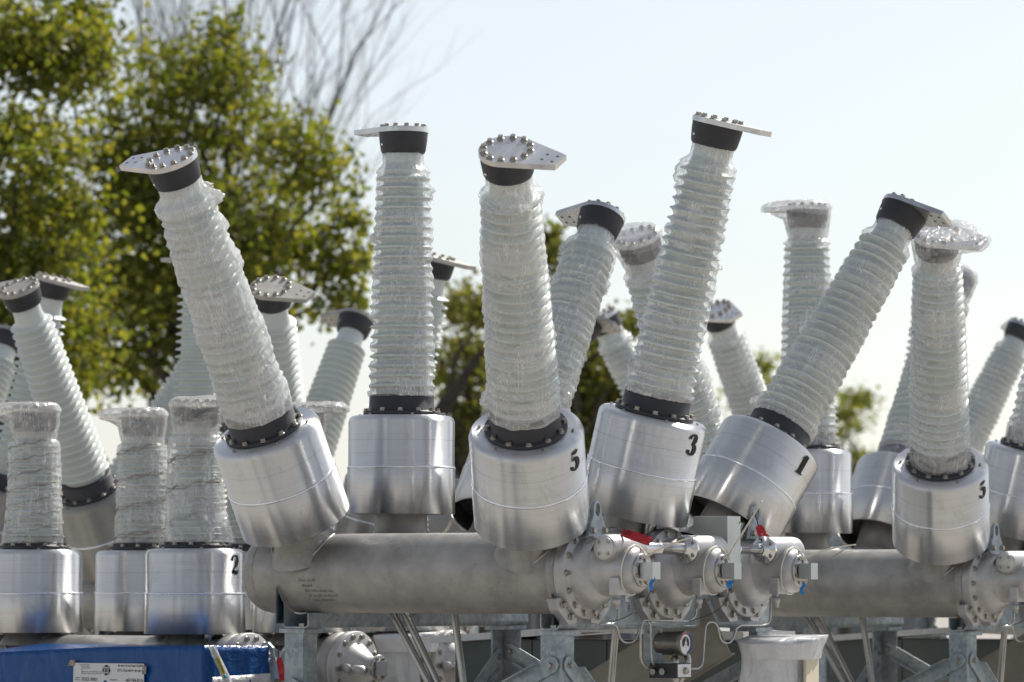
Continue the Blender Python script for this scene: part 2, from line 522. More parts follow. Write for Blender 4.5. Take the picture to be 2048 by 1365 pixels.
def bolt_mesh():
    mb = MB()
    hexa = [(math.cos(PI / 3 * k) * .0098, math.sin(PI / 3 * k) * .0098) for k in range(6)]
    mb.lathe([(.0128, 0), (.0128, .0025), (.006, .0026)], 12)
    mb.prism(hexa, .003, .0125)
    return mb.mesh('bolt', M['bolt'])
BOLT = bolt_mesh()
def small_bolt_mesh():
    mb = MB()
    hexa = [(math.cos(PI / 3 * k) * .0065, math.sin(PI / 3 * k) * .0065) for k in range(6)]
    mb.prism(hexa, 0, .007)
    return mb.mesh('small_bolt', M['bolt'])
SBOLT = small_bolt_mesh()

def insul_mesh(z0, z1, n, rb, rt, neck, key):
    """ribbed insulator: rounded sheds between a short plain bottom and a plain neck"""
    prof = [(rb - .032, z0), (rb - .03, z0 + .012)]
    zs0, zs1 = z0 + .02, z1 - neck
    p = (zs1 - zs0) / n
    for i in range(n):
        tip = rb + (rt - rb) * ((i + .5) / n) ** 1.15
        core = tip - .030
        c = zs0 + (i + .5) * p
        for dz, dr in ((-.50, 0), (-.30, .001), (-.22, .006), (-.17, .018), (-.13, .0270), (-.06, .0300), (.02, .0290), (.08, .0255), (.17, .0150), (.27, .006), (.38, .001)):
            prof.append((core + dr, c + dz * p))
    prof += [(rt - .030, zs1 + .003), (rt - .034, zs1 + .02), (.070, zs1 + .035), (.069, z1 + .01)]
    mb = MB().lathe(prof, 72)
    return mb.mesh(key, M['insul'])

def wrap_radius(z0, z1, n, rb, rt, neck):
    zs0, zs1 = z0 + .02, z1 - neck
    p = (zs1 - zs0) / n
    def rad_at(z, sag, rowsag):
        if z > zs1:
            t = min(1, (z - zs1) / (neck * .55))
            t = t * t * (3 - 2 * t)
            return (rt + .003) * (1 - t) + .079 * t
        if z < zs0:
            t = max(0, min(1, (z - z0 + .012) / .03))
            return (rb - .001) * (1 - t) + (rb + .002) * t
        u = (z - zs0) / p
        i = int(u)
        fr = u - i
        tip = rb + (rt - rb) * (max(u, .5) / n) ** 1.15
        d = abs(fr - .45) * 2                     # 0 at the shed tip, 1 between two sheds
        return tip + .003 - sag * (1 + rowsag[min(i, n - 1)]) * (min(d, 1) ** 0.55)
    return rad_at

def wrap_mesh(key, z0, z1, n, rb, rt, neck, seed, sag=.011, lump=.004, flare=0.0, ztop=None, zbot=None, m='film', seg=120, off=0.0, puffs=()):
    rng = random.Random(seed)
    rowsag = [rng.uniform(-.5, .9) for _ in range(n)]
    ra = wrap_radius(z0, z1, n, rb, rt, neck)
    za = z0 - .003 if zbot is None else z0 - zbot
    zb = z1 + .004 if ztop is None else ztop
    rows = int((zb - za) / .0062)
    vs, fs = [], []
    for i in range(rows + 1):
        z = za + (zb - za) * i / rows
        for k in range(seg):
            t = 2 * PI * k / seg
            ct, st = math.cos(t), math.sin(t)
            s1 = mnoise.noise(Vector((ct * 1.6 + seed * 7.1, st * 1.6, z * 5)))
            sg = sag * max(.05, 1 + 1.1 * s1)
            r = ra(z, sg, rowsag) + off
            # diagonal tension folds and pockets
            q = mnoise.noise(Vector((ct * 3.2 + seed, st * 3.2 + z * 6, z * 9 - seed)))
            q2 = mnoise.noise(Vector((ct * 9 + z * 26, st * 9 - z * 14, z * 16 + seed)))
            q3 = mnoise.noise(Vector((ct * 22, st * 22 + z * 40, z * 60 + seed * 3)))
            r += lump * (max(0, q) * 2.4 + .45 * q2 + .10 * q3)
            if flare:
                e = max(0, 1 - (z - za) / .25)
                r += flare * e * e * (.5 + .5 * math.cos(t - .3))
            for (pt, pz, pr, ps) in puffs:
                dt = math.atan2(math.sin(t - pt), math.cos(t - pt))
                r += pr * math.exp(-(dt / ps) ** 2 - ((z - pz) / (ps * .07)) ** 2) * (1 + .9 * q3)
            vs.append((r * ct, r * st, z + .003 * q2))
    for i in range(rows):
        for k in range(seg):
            k2 = (k + 1) % seg
            fs.append((i * seg + k, i * seg + k2, (i + 1) * seg + k2, (i + 1) * seg + k))
    mb = MB().add(vs, fs, True)
    return mb.mesh(key, M[m])

def plate_outline(r=.100, tip=.213, half=.047, seg=40, off=0.0):
    """round plate drawn out to a blunt tip towards +x"""
    r += off; tip += off; half += off
    # tangent from the corner (tip, half) to the circle
    d = math.hypot(tip, half)
    a = math.atan2(half, tip) + math.acos(min(1, r / d))
    pts = [(r * math.cos(a + (2 * PI - 2 * a) * k / seg), r * math.sin(a + (2 * PI - 2 * a) * k / seg)) for k in range(seg + 1)]
    pts += [(tip, -half + .012), (tip, half - .012)] if False else [(tip - .03, -half - .004), (tip, -half + .006), (tip, half - .006), (tip - .03, half + .004)]
    return pts

def plate_mesh(m):
    mb = MB().prism(plate_outline(), 0, .020, None, False)
    me = mb.mesh('terminal_plate', M[m])
    return me

def disc(mb, x, y, z, r, seg=14, up=1):
    vs = [(x + r * math.cos(2 * PI * k / seg), y + r * math.sin(2 * PI * k / seg), z) for k in range(seg)]
    mb.add(vs, [tuple(range(seg)) if up > 0 else tuple(reversed(range(seg)))], False)

def wrap_head_mesh(key, zc, seed, m='film', lump=.0055):
    """film bag drawn over cap and terminal plate (zc = underside of the plate)"""
    rng = random.Random(seed)
    n = 96
    def ring(fn, z):
        out = []
        for k in range(n):
            t = 2 * PI * k / n
            x, y = fn(t)
            out.append((x, y, z))
        return out
    def circ(r):
        return lambda t: (r * math.cos(t), r * math.sin(t))
    base = plate_outline(seg=160)
    def outl(off, sq=1.0):
        P = plate_outline(seg=160, off=off)
        ang = [math.atan2(y, x) for x, y in P]
        rr = [math.hypot(x, y) for x, y in P]
        o = sorted(zip(ang, rr))
        A = [a for a, _ in o]; RR = [b for _, b in o]
        def f(t):
            t = math.atan2(math.sin(t), math.cos(t))
            r = float(np.interp(t, A, RR, period=2 * PI)) * sq
            return (r * math.cos(t), r * math.sin(t))
        return f
    def blend(f, g, u):
        def h(t):
            a, b = f(t), g(t)
            return (a[0] * (1 - u) + b[0] * u, a[1] * (1 - u) + b[1] * u)
        return h
    o0 = outl(.010)
    tight = .6 if m == 'film_clear' else 1.0
    lump *= tight
    rows = [(circ(.082), zc - .16), (circ(.088), zc - .13), (circ(.098), zc - .10), (circ(.103), zc - .07),
            (blend(circ(.106), o0, .10), zc - .04), (blend(circ(.107), o0, .55), zc - .014), (outl(.010), zc + .0), (outl(.014), zc + .012), (outl(.006), zc + .030),
            (outl(0, .93), zc + .042), (outl(0, .75), zc + .044), (outl(0, .5), zc + .04), (outl(0, .25), zc + .038), (outl(0, .03), zc + .038)]
    vs, fs = [], []
    fine = []
    for (f1, z1_), (f2, z2_) in zip(rows[:-1], rows[1:]):
        for s in range(3):
            fine.append((blend(f1, f2, s / 3), z1_ + (z2_ - z1_) * s / 3))
    fine.append(rows[-1])
    for f, z in fine:
        for k in range(n):
            t = 2 * PI * k / n
            x, y = f(t)
            d = mnoise.noise(Vector((x * 34 + seed, y * 34, z * 40))) + .6 * mnoise.noise(Vector((x * 80, y * 80 + seed, z * 90)))
            L = math.hypot(x, y) + 1e-6
            e = lump * d
            vs.append((x + x / L * e, y + y / L * e, z + (abs(e) if z > zc + .02 else e * .5)))
    for i in range(len(fine) - 1):
        for k in range(n):
            k2 = (k + 1) % n
            fs.append((i * n + k, i * n + k2, (i + 1) * n + k2, (i + 1) * n + k))
    return MB().add(vs, fs, True).mesh(key, M[m])

# digits painted on the cans: strokes of varying width (x, y, width) in a unit-high box
DIG = {
    '1': [[(.18, .80, .05), (.30, .84, .10), (.42, .93, .14)], [(.42, .99, .24), (.42, .5, .24), (.42, .05, .24)], [(.16, .03, .06), (.42, .03, .07), (.68, .03, .06)]],
    '2': [[(.12, .70, .16), (.13, .80, .15), (.22, .93, .09), (.38, .97, .07), (.54, .90, .16), (.60, .74, .24), (.54, .56, .20), (.38, .38, .12), (.20, .22, .08), (.12, .12, .07)],
          [(.10, .09, .12), (.25, .13, .16), (.42, .10, .18), (.58, .08, .15), (.66, .18, .08), (.68, .28, .04)]],
    '3': [[(.12, .76, .15), (.14, .84, .14), (.24, .95, .07), (.38, .97, .07), (.52, .88, .18), (.56, .75, .23), (.48, .60, .16), (.34, .53, .06)],
          [(.34, .53, .06), (.48, .48, .12), (.60, .34, .22), (.60, .22, .24), (.52, .09, .17), (.36, .03, .07), (.22, .06, .08), (.13, .17, .16), (.14, .25, .15)]],
    '5': [[(.22, .93, .11), (.36, .91, .15), (.52, .93, .14), (.62, .99, .06)], [(.20, .96, .05), (.19, .75, .05), (.18, .52, .05)],
          [(.18, .53, .05), (.32, .60, .09), (.48, .56, .17), (.60, .38, .24), (.58, .20, .22), (.46, .07, .12), (.32, .03, .07), (.19, .08, .08), (.13, .18, .16), (.15, .26, .14)]],
}
def digit_mesh(d, r, zc, h, az=0.0, flip=1):
    """digit wrapped on a cylinder of radius r, facing azimuth az"""
    mb = MB()
    for st in DIG[d]:
        P = [Vector((a, b, c)) for a, b, c in st]
        # smooth (Catmull-Rom)
        Q = []
        for i in range(len(P) - 1):
            p0, p1, p2, p3 = P[max(i - 1, 0)], P[i], P[i + 1], P[min(i + 2, len(P) - 1)]
            for j in range(5):
                t = j / 5
                Q.append(.5 * ((2 * p1) + (p2 - p0) * t + (2 * p0 - 5 * p1 + 4 * p2 - p3) * t * t + (3 * p1 - p0 - 3 * p2 + p3) * t ** 3))
        Q.append(P[-1])
        vs, fs = [], []
        for i, q in enumerate(Q):
            a, b = Q[max(i - 1, 0)], Q[min(i + 1, len(Q) - 1)]
            tg = Vector((b.x - a.x, b.y - a.y)); tg.normalize()
            # strokes are wide horizontally and thin vertically, as in a fat-face numeral
            nx, ny = -tg.y, tg.x
            wd = q.z * .62
            for s in (-1, 1):
                X = (q.x + s * nx * wd - .38) * h * .92
                Y = (q.y + s * ny * wd - .5) * h
                an = az + X / r
                vs.append((r * math.cos(an), r * math.sin(an), zc + Y))
        for i in range(len(Q) - 1):
            fs.append((2 * i, 2 * i + 1, 2 * i + 3, 2 * i + 2))
        mb.add(vs, fs, False)
    return mb.mesh('number_marking', M['black'])

# ------------------------------------------------------------------ a bushing with its can, on a given axis
TALL = dict(col=.078, dcb=.233, dct=.619, dpl=1.744, n=22, rb=.131, rt=.106, neck=.075)
SHORT = dict(col=.030, dcb=.150, dct=.505, dpl=1.105, n=16, rb=.114, rt=.100, neck=.045)

def can_meshes(K, tag_, cm_='can'):
    d0, d1 = K['dcb'], K['dct']
    r = .210
    zm = d0 + (d1 - d0) * .47
    rim = [(r - .030, d1), (r - .016, d1 - .003), (r - .006, d1 - .011), (r - .001, d1 - .024), (r - .001, zm + .003)]
    low = [(r + .002, zm - .001), (r + .002, d0), (r - .006, d0 - .0005)]
    prof = [(r - .006, d0 + .30 * (d1 - d0))] + list(reversed(low)) + [(r - .001, zm + .003)] + list(reversed(rim[:-1])) + [(.10, d1 + .002)]
    mb = MB().lathe(prof, 128)
    body = mb.mesh('can_' + tag_, M[cm_])
    seam = MB().lathe([(r - .0005, zm + .0055), (r + .0032, zm + .002), (r + .0032, zm - .003), (r - .0005, zm - .0045)], 128).mesh('seam_' + tag_, M['seam'])
    line = MB().lathe([(r - .0008, d1 - .0978), (r - .0005, d1 - .098), (r - .0008, d1 - .0986)], 96).mesh('line_' + tag_, M['tray'])
    inner = MB()
    inner.lathe([(r - .007, d0 + .004), (r - .02, d0 + .06), (.115, d0 + .065)], 64)
    inner.lathe([(.185, d0 + .012), (.185, d0 + .058)], 48)
    innm = inner.mesh('inner_' + tag_, M['dark'])
    neck = MB().lathe([(.150, .095), (.128, .128), (.113, .150), (.105, .175), (.103, .21), (.103, d0 + .10)], 56).mesh('neck_' + tag_, M['tank'])
    stub = MB()
    stub.tube([(.13, -.06, d0 - .09), (.13, -.06, d0 + .08)], .021, 14)
    stm = stub.mesh('stub_' + tag_, M['steel'])
    return body, seam, line, innm, neck, stm

def bushing(parent, mtx, K, tag_, wrap=None, head=None, digit=None, old=False, single_bolts=True, seed=1, twine=False, puffs=()):
    body, seam, line, innm, neck, stm = cached('can' + tag_ + str(old and tag_ == 'tall'), lambda: can_meshes(K, tag_, 'oldcan' if old and tag_ == 'tall' else 'can'))
    can = link('shroud_can', body, parent, mtx)
    link('seam_bead', seam, can)
    link('scribed_line', line, can)
    link('can_inner_ring', innm, can)
    nk = link('neck', neck, parent, mtx)
    TR = .150 if tag_ == 'tall' else .140
    R3 = mtx.to_3x3()
    foot = mtx.translation
    pts = []
    for i in range(49):
        t = 2 * PI * i / 48
        o_ = R3 @ Vector((.124 * math.cos(t), .124 * math.sin(t), 0))
        u_ = R3 @ Vector((0, 0, 1))
        A_, B_, C_ = u_.y ** 2 + u_.z ** 2, 2 * (o_.y * u_.y + o_.z * u_.z), o_.y ** 2 + o_.z ** 2 - TR ** 2
        s_ = (-B_ + math.sqrt(max(0, B_ * B_ - 4 * A_ * C_))) / (2 * A_)
        pts.append((.124 * math.cos(t), .124 * math.sin(t), s_))
    link('weld_bead', MB().tube(pts, .0055, 8, False).mesh('weld_bead', M['cast']), nk)
    link('drain_stub', stm, parent, mtx)
    d1, dp = K['dct'], K['dpl']
    if digit:
        link('number_marking', digit_mesh(digit, .2126, d1 - .067, .080, -.26 if seed > 20 and tag_ == 'tall' else (-.10 if tag_ == 'tall' else .04)), can)
    z0, z1 = d1 + K['col'], dp - .095
    me = cached('ins' + tag_, lambda: insul_mesh(z0, z1, K['n'], K['rb'], K['rt'], K['neck'], 'insulator_' + tag_))
    b = link('bushing', me, parent, mtx)
    def collar_m():
        mb = MB().lathe([(.10, d1 + .0005), (.149, d1 + .0005), (.151, d1 + .004), (.151, d1 + .013), (.149, d1 + .016), (.134, d1 + .018), (.129, d1 + .022), (.1275, d1 + K['col']), (.124, d1 + K['col'] + .004), (.10, d1 + K['col'] + .005)], 72)
        return mb.mesh('collar_' + tag_, M['cap'])
    col = link('base_collar', cached('col' + tag_, collar_m), b)
    def cap_m():
        zb = dp - .010
        mb = MB().lathe([(.066, zb - .083), (.078, zb - .083), (.084, zb - .079), (.089, zb - .068), (.0945, zb - .03), (.097, zb)], 72)
        mb.lathe([(.097, zb), (.04, zb + .0005)], 72)
        return mb.mesh('cap_' + tag_, M['cap'])
    cp = link('top_cap', cached('cap' + tag_, cap_m), b)
    def rivet_m():
        mb = MB()
        for a in (-2.05, 1.1):
            c, s = math.cos(a), math.sin(a)
            mt = Matrix(((-s, 0, c, .0925 * c), (c, 0, s, .0925 * s), (0, 1, 0, dp - .058), (0, 0, 0, 1)))
            mb.lathe([(.0055, 0), (.0055, .003), (0, .0035)], 10, mt)
        return mb.mesh('rivet_' + tag_, M['seam'])
    link('vent_plug', cached('riv' + tag_, rivet_m), b)
    pm = 'oldplate' if old else 'plate'
    pl = link('terminal_plate', cached('plate' + pm, lambda: plate_mesh(pm)), b, T(0, 0, dp - .009))
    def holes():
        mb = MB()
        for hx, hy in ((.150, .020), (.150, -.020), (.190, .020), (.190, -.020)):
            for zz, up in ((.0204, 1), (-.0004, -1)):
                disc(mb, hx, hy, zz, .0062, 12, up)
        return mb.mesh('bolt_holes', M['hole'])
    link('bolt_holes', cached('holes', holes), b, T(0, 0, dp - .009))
    zt = dp + .011
    spots = []
    for k in range(12):
        a = rad(15 + 30 * k)
        spots.append((.084 * math.cos(a), .084 * math.sin(a), zt))
    for k in range(12):
        a = rad(30 * k + 4)
        spots.append((.1405 * math.cos(a), .1405 * math.sin(a), d1 + .016))
    if single_bolts:
        for p in spots:
            link('bolt', BOLT, b, T(*p))
    else:
        def bj():
            mb = MB()
            for p in spots:
                mb.prism([(math.cos(PI / 3 * k) * .0115, math.sin(PI / 3 * k) * .0115) for k in range(6)], 0, .016, T(*p))
            return mb.mesh('bolts_' + tag_, M['bolt'])
        o = link('bolts', cached('bj' + tag_, bj), b); o['kind'] = 'stuff'
    # small screws on the can lid
    def lid():
        mb = MB()
        for k in range(6):
            a = rad(60 * k + 20)
            mb.prism([(math.cos(PI / 3 * j) * .006, math.sin(PI / 3 * j) * .006) for j in range(6)], 0, .005, T(.171 * math.cos(a), .171 * math.sin(a), d1 + .0015))
        return mb.mesh('lid_screws_' + tag_, M['bolt'])
    link('lid_screws', cached('lid' + tag_, lid), can)
    if wrap:
        kw = dict(wrap)
        wm = wrap_mesh('plastic_wrap', z0, z1, K['n'], K['rb'], K['rt'], K['neck'], seed, puffs=puffs, **kw)
        link('plastic_wrap', wm, b)
    if head:
        link('plastic_hood', wrap_head_mesh('plastic_hood', dp - .009, seed + 3, head), b)
    if twine:
        rng = random.Random(seed)
        for c_ in range(2):
            mb = MB()
            pts, rr = [], []
            ph = rng.uniform(0, 6)
            turns = 3.4
            for i in range(150):
                u = i / 149
                z = z0 + .02 + u * (z1 - z0 - .05)
                a = ph + turns * 2 * PI * u * (1 if c_ == 0 else 1)
                r = K['rb'] + .012 + .003 * math.sin(i * 2.1) + (K['rt'] - K['rb']) * u
                pts.append((r * math.cos(a), r * math.sin(a), z + .004 * math.sin(i * 1.3)))
                rr.append(.0016 + .0042 * max(0, mnoise.noise(Vector((i * .23, seed, c_)))) ** .8)
            mb.tube(pts, .003, 6, True, rr)
            link('binding_twine', mb.mesh('binding_twine', M['twine']), b)
    return b

def axis_matrix(foot, u, xdir):
    u = u.normalized()
    x = (xdir - u * xdir.dot(u)).normalized()
    y = u.cross(x)
    return Matrix(((x.x, y.x, u.x, foot.x), (x.y, y.y, u.y, foot.y), (x.z, y.z, u.z, foot.z), (0, 0, 0, 1)))

# ------------------------------------------------------------------ the tall three-tank breaker
FLAPS = {1: ((-1, -1, 3.7, 1.615, .095, .035, .060), (-1, -1, 3.9, 1.56, .12, .022, .05), (-1, 1, 3.75, .745, .135, .034, .10), (0, 1, 3.8, .80, .135, .016, .03), (1, 1, 3.7, .735, .13, .035, .05),
             (1, -1, .7, 1.53, .11, .028, .05), (1, -1, 3.75, 1.42, .115, .022, .06), (0, -1, 3.8, 1.49, .115, .020, .06), (0, 1, .6, 1.22, .125, .020, .02), (0, -1, .5, 1.33, .12, .010, .03)),
         2: ((-1, 1, 3.7, 1.30, .12, .018, .04),)}
PD, PS = .556, .512                       # pole pitch, half distance of the bushings on a tank
HZ = EYE + .0278                          # height of the tank axes above the breaker's base
XF = .745                                 # front face of the bolted tank flange
def breaker(label, X, Y, Z, psi, wraps, heads, digits, old=False, detail=2, single_bolts=True, group='tall three-tank circuit breakers', seed=1, sagx=1.0):
    root = thing('circuit_breaker', label, 'circuit breaker', (X, Y, Z - .0278), -psi, group)
    h = HZ
    for k in (-1, 0, 1):
        y = k * PD
        # tank with domed left end
        def tankm():
            r = .150
            prof = [(0, -.806)] + [(r * math.sin(a), -.71 - .096 * math.cos(a)) for a in [PI / 2 * i / 10 for i in range(1, 11)]]
            prof += [(r, -.69), (r, .55), (r, .655), (.163, .665), (.165, .668), (.165, .700), (.12, .701)]
            mb = MB().lathe(prof, 72, ROTX)
            mb.lathe([(r + .0005, -.704), (r + .003, -.700), (r + .0005, -.696)], 72, ROTX)
            return mb.mesh('tank', M['tank'])
        tk = link('tank', cached('tank', tankm), root, T(0, y, h))
        def endm():
            mb = MB()
            mb.lathe([(.10, .7035), (.167, .7035), (.168, .706), (.168, .742), (.166, XF), (.133, XF + .001), (.130, XF + .006), (.127, XF + .03), (.118, XF + .052), (.104, XF + .068), (.090, XF + .078), (.06, XF + .082)], 72, ROTX)
            mb.lathe([(.112, XF + .02), (.106, XF + .055), (.093, XF + .085), (.088, XF + .11), (.087, XF + .19), (.084, XF + .210), (.076, XF + .224), (.062, XF + .231), (0, XF + .232)], 72, T(0, 0, .010) @ ROTX)
            # cross tube that carries the linkage shaft, with its saddle towards the flange
            mt = T(.885, -.110, .090) @ R(-PI / 2, 'X')
            mb.lathe([(0, .0), (.043, .0), (.046, .003), (.047, .01), (.050, .03), (.051, .19), (.049, .212), (.042, .228), (0, .232)], 48, mt)
            mb.lathe([(.052, .03), (.066, .06), (.070, .10), (.070, .16), (.05, .22)], 40, T(.86, -.110, .068) @ R(-PI / 2, 'X'))
            return mb.mesh('end_housing', M['cast'])
        eh = link('end_housing', cached('endh', endm), root, T(0, y, h))
        for j in range(14):
            a = 2 * PI * (j + .5) / 14
            if detail == 2:
                link('flange_bolt', BOLT, eh, T(XF, .149 * math.sin(a), .149 * math.cos(a)) @ ROTX)
        if detail < 2:
            def fb():
                mb = MB()
                for j in range(14):
                    a = 2 * PI * (j + .5) / 14
                    mb.prism([(math.cos(PI / 3 * q) * .011, math.sin(PI / 3 * q) * .011) for q in range(6)], 0, .015, T(XF, .149 * math.sin(a), .149 * math.cos(a)) @ ROTX)
                return mb.mesh('flange_bolts', M['bolt'])
            link('flange_bolts', cached('flb', fb), eh)
        # cover disc on the front end of the cross tube (front pole) or shaft collar
        if k == -1:
            def cdm():
                mb = MB().lathe([(0, -.0045), (.0405, -.0045), (.0415, -.003), (.0415, 0), (.03, .0005)], 40, T(.885, -.110, .090) @ R(-PI / 2, 'X'))
                return mb.mesh('cover_disc', M['coverdisc'])
            dsc = link('cover_disc', cached('cdm', cdm), eh)
            for j in range(4):
                a = PI / 4 + j * PI / 2
                link('screw', SBOLT, eh, T(.885 + .031 * math.cos(a), -.1145, .090 + .031 * math.sin(a)) @ R(PI / 2, 'X'))
        else:
            def clm():
                mt = T(.885, -.110, .090) @ R(-PI / 2, 'X')
                mb = MB().lathe([(.018, -.035), (.024, -.034), (.026, -.016), (.032, -.014), (.034, -.008), (.050, -.008), (.052, -.005), (.052, .006), (.040, .0062)], 48, mt)
                return mb.mesh('shaft_collar', M['shaft'])
            link('shaft_collar', cached('clm', clm), eh)
            for j in range(5):
                a = .6 + j * 2 * PI / 5
                link('screw', SBOLT, eh, T(.885 + .043 * math.cos(a), -.1185, .090 + .043 * math.sin(a)) @ R(PI / 2, 'X'))
            rr = .0225 if k == 0 else .0165
            def shm(rr=rr):
                mb = MB().lathe([(rr, -.335), (rr, -.20), (rr + .001, -.199), (rr + .001, -.19), (rr, -.189), (rr, -.03)], 32, T(.885, -.110, .090) @ R(-PI / 2, 'X'))
                mb.lathe([(0, -.337), (rr, -.335)], 32, T(.885, -.110, .090) @ R(-PI / 2, 'X'))
                return mb.mesh('linkage_shaft', M['shaft'])
            link('linkage_shaft', cached('shm%d' % k, shm), root, T(0, y, h))
        # round end cover, bracket and fitting
        def ecm():
            mb = MB().lathe([(0, .0065), (.059, .0065), (.061, .004), (.061, -.002)], 40, T(XF + .2325, 0, .010) @ ROTX)
            return mb.mesh('end_cover', M['steel'])
        ec = link('end_cover', cached('ecm', ecm), eh)
        for j in range(8):
            a = 2 * PI * (j + .5) / 8
            link('screw', SBOLT, eh, T(XF + .239, .050 * math.sin(a), .010 + .050 * math.cos(a)) @ ROTX)
        def brk():
            mb = MB()
            x = XF + .245
            mb.box((x, -.030, -.026), (x + .003, .030, .026))
            mb.box((x, -.033, -.026), (x + .052, -.030, .026))
            mb.box((x + .052, -.033, -.031), (x + .055, .018, .031))
            mb.box((x, -.030, -.0295), (x + .05, -.010, -.0262))
            mb.box((x, -.030, .0262), (x + .05, -.010, .0295))
            return mb.mesh('sensor_bracket', M['enclosure'])
        link('sensor_bracket', cached('brk', brk), root, T(0, y, h + .008))
        def fit():
            mb = MB()
            mb.box((.812, -.128, -.085), (.850, -.060, -.022), None, .003)
            mb.lathe([(.0, -.135), (.0125, -.135), (.0125, -.118), (.017, -.117), (.017, -.100), (.012, -.099), (.012, -.084)], 6, T(.831, -.109, 0))
            return mb.mesh('gas_fitting', M['cast'])
        link('gas_fitting', cached('fit', fit), root, T(.088, y + .028, h + .005))
        # curved mounting lug low on the tank, bolted to the cross beam
        def lug():
            mb = MB()
            poly = [(-.175, -.02)] + [(.172 * math.cos(a), .172 * math.sin(a)) for a in [PI + .12 + (PI - .24) * i / 20 for i in range(21)]] + [(.175, -.02), (.205, -.05), (.150, -.155), (.10, -.19), (-.10, -.19), (-.150, -.155), (-.205, -.05)]
            outer = [(-.200, -.065), (-.150, -.150), (-.095, -.188), (.095, -.188), (.150, -.150), (.200, -.065)]
            inner = [(.168 * math.cos(a), .168 * math.sin(a)) for a in [-.35 - (PI - .70) * i / 16 for i in range(17)]]
            # two cheek lugs left and right of the lowest point
            mt = Matrix(((0, 0, 1, 0), (1, 0, 0, 0), (0, 1, 0, 0), (0, 0, 0, 1)))
            for s in (-1, 1):
                arc = [(s * .170 * math.cos(a), -.170 * math.sin(a)) for a in [.55 + .75 * i / 8 for i in range(9)]]
                pl = [(s * .185, -.095)] + arc + [(s * .05, -.182), (s * .10, -.186), (s * .165, -.135)]
                if s < 0:
                    pl = list(reversed(pl))
                mb.prism(pl, .685, .725, mt)
            return mb.mesh('mounting_lug', M['cast'])
        link('mounting_lug', cached('lug', lug), root, T(0, y, h))
        for s in (-1, 1):
            for q in (.68, 1.05):
                link('flange_bolt', BOLT, tk, T(.726, s * .180 * math.cos(q), -.183 * math.sin(q)) @ ROTX)
        # lifting eye
        if k != 0:
            def eye():
                mb = MB()
                n = 20
                ring = []
                for i in range(n + 1):
                    a = -.25 + (PI + .5) * i / n
                    ring.append((.026 * math.cos(a), .058 + .030 * math.sin(a) * 1.25))
                poly = [(.060, -.035), (.058, -.010)] + ring + [(-.052, -.010), (-.060, -.035)]
                hole = [(.0155 * math.cos(2 * PI * i / 24), .062 + .024 * math.sin(2 * PI * i / 24)) for i in range(24)]
                bm = bmesh.new()
                def loop(pts, z):
                    return [bm.verts.new((p[0], p[1], z)) for p in pts]
                mt = T(.772, 0, .168) @ Matrix(((0, 0, 1, 0), (1, 0, 0, 0), (0, 1, 0, 0), (0, 0, 0, 1)))
                for z in (0, .014):
                    o_, i_ = loop(poly, z), loop(hole, z)
                    es = [bm.edges.new((o_[a], o_[(a + 1) % len(o_)])) for a in range(len(o_))] + [bm.edges.new((i_[a], i_[(a + 1) % len(i_)])) for a in range(len(i_))]
                    bmesh.ops.triangle_fill(bm, edges=es, use_beauty=True)
                    if z == 0:
                        O0, I0 = o_, i_
                for A, B in ((O0, o_), (I0, i_)):
                    L = len(A)
                    for a in range(L):
                        bm.faces.new((A[a], A[(a + 1) % L], B[(a + 1) % L], B[a]))
                bm.normal_update()
                bmesh.ops.recalc_face_normals(bm, faces=bm.faces[:])
                bm.verts.index_update()
                mb.add([v.co for v in bm.verts], [[v.index for v in f.verts] for f in bm.faces], False, mt)
                bm.free()
                return mb.mesh('lifting_eye', M['galv'])
            link('lifting_eye', cached('eye', eye), root, T(0, y + .13 * 0, h))
            link('flange_bolt', BOLT, eh, T(.787, -.035, .155) @ ROTX)
            link('flange_bolt', BOLT, eh, T(.787, .040, .155) @ ROTX)
        # bushings
        for s in (-1, 1):
            tilt = (-.0056 if s < 0 else .2608) if k == 0 else (-.0016 if s < 0 else .3044)
            u = Vector((math.tan(tilt) * s, k * math.tan(.5241), 1))
            foot = Vector((PS * s, y, h))
            wr = wraps.get((k, s))
            pf = ()
            if wr and 'puffs' in wr:
                wr = dict(wr); pf = wr.pop('puffs')
            b = bushing(root, axis_matrix(foot, u, Vector((s, 0, 0))), TALL, 'tall', wr, heads.get((k, s)), digits.get((k, s)), old, single_bolts, seed * 10 + k * 2 + s, False, pf)
            for (fk, fs_, th_, fz, fr_, fw, fh) in FLAPS.get(seed, ()):
                if (fk, fs_) == (k, s):
                    film_flap(b, th_, fz, fr_, fw, fh, int(fz * 100) % 17 + k)
    # cross beams (upturned channels) with tall outer web cut round the tanks
    def beam(side):
        mb = MB()
        xw = .690 if side > 0 else -.575
        xi = .605 if side > 0 else -.455
        y0, y1 = -.665, .80
        top = -.045
        pts = [(y0, -.205 + .015), (y0, top)]
        for k in (-1, 0, 1):
            yc = k * PD
            for i in range(13):
                a = PI + .30 + (PI - .60) * i / 12
                pts.append((yc + .157 * math.cos(a), min(top, .157 * math.sin(a))))
        pts += [(y1, top), (y1, -.19)]
        mt = Matrix(((0, 0, 1, 0), (1, 0, 0, 0), (0, 1, 0, 0), (0, 0, 0, 1)))
        # web as separate quads strips so the notches stay exact
        base = -.19
        t = .006
        for sgn, xx in ((1, xw), (-1, xw - t)):
            vs, fs = [], []
            P = pts[1:-1]
            for p in P:
                vs.append((xx, p[0], p[1])); vs.append((xx, p[0], base))
            for i in range(len(P) - 1):
                fs.append((2 * i, 2 * i + 1, 2 * i + 3, 2 * i + 2) if sgn > 0 else (2 * i + 2, 2 * i + 3, 2 * i + 1, 2 * i))
            mb.add(vs, fs, False)
        vs, fs = [], []
        P = pts[1:-1]
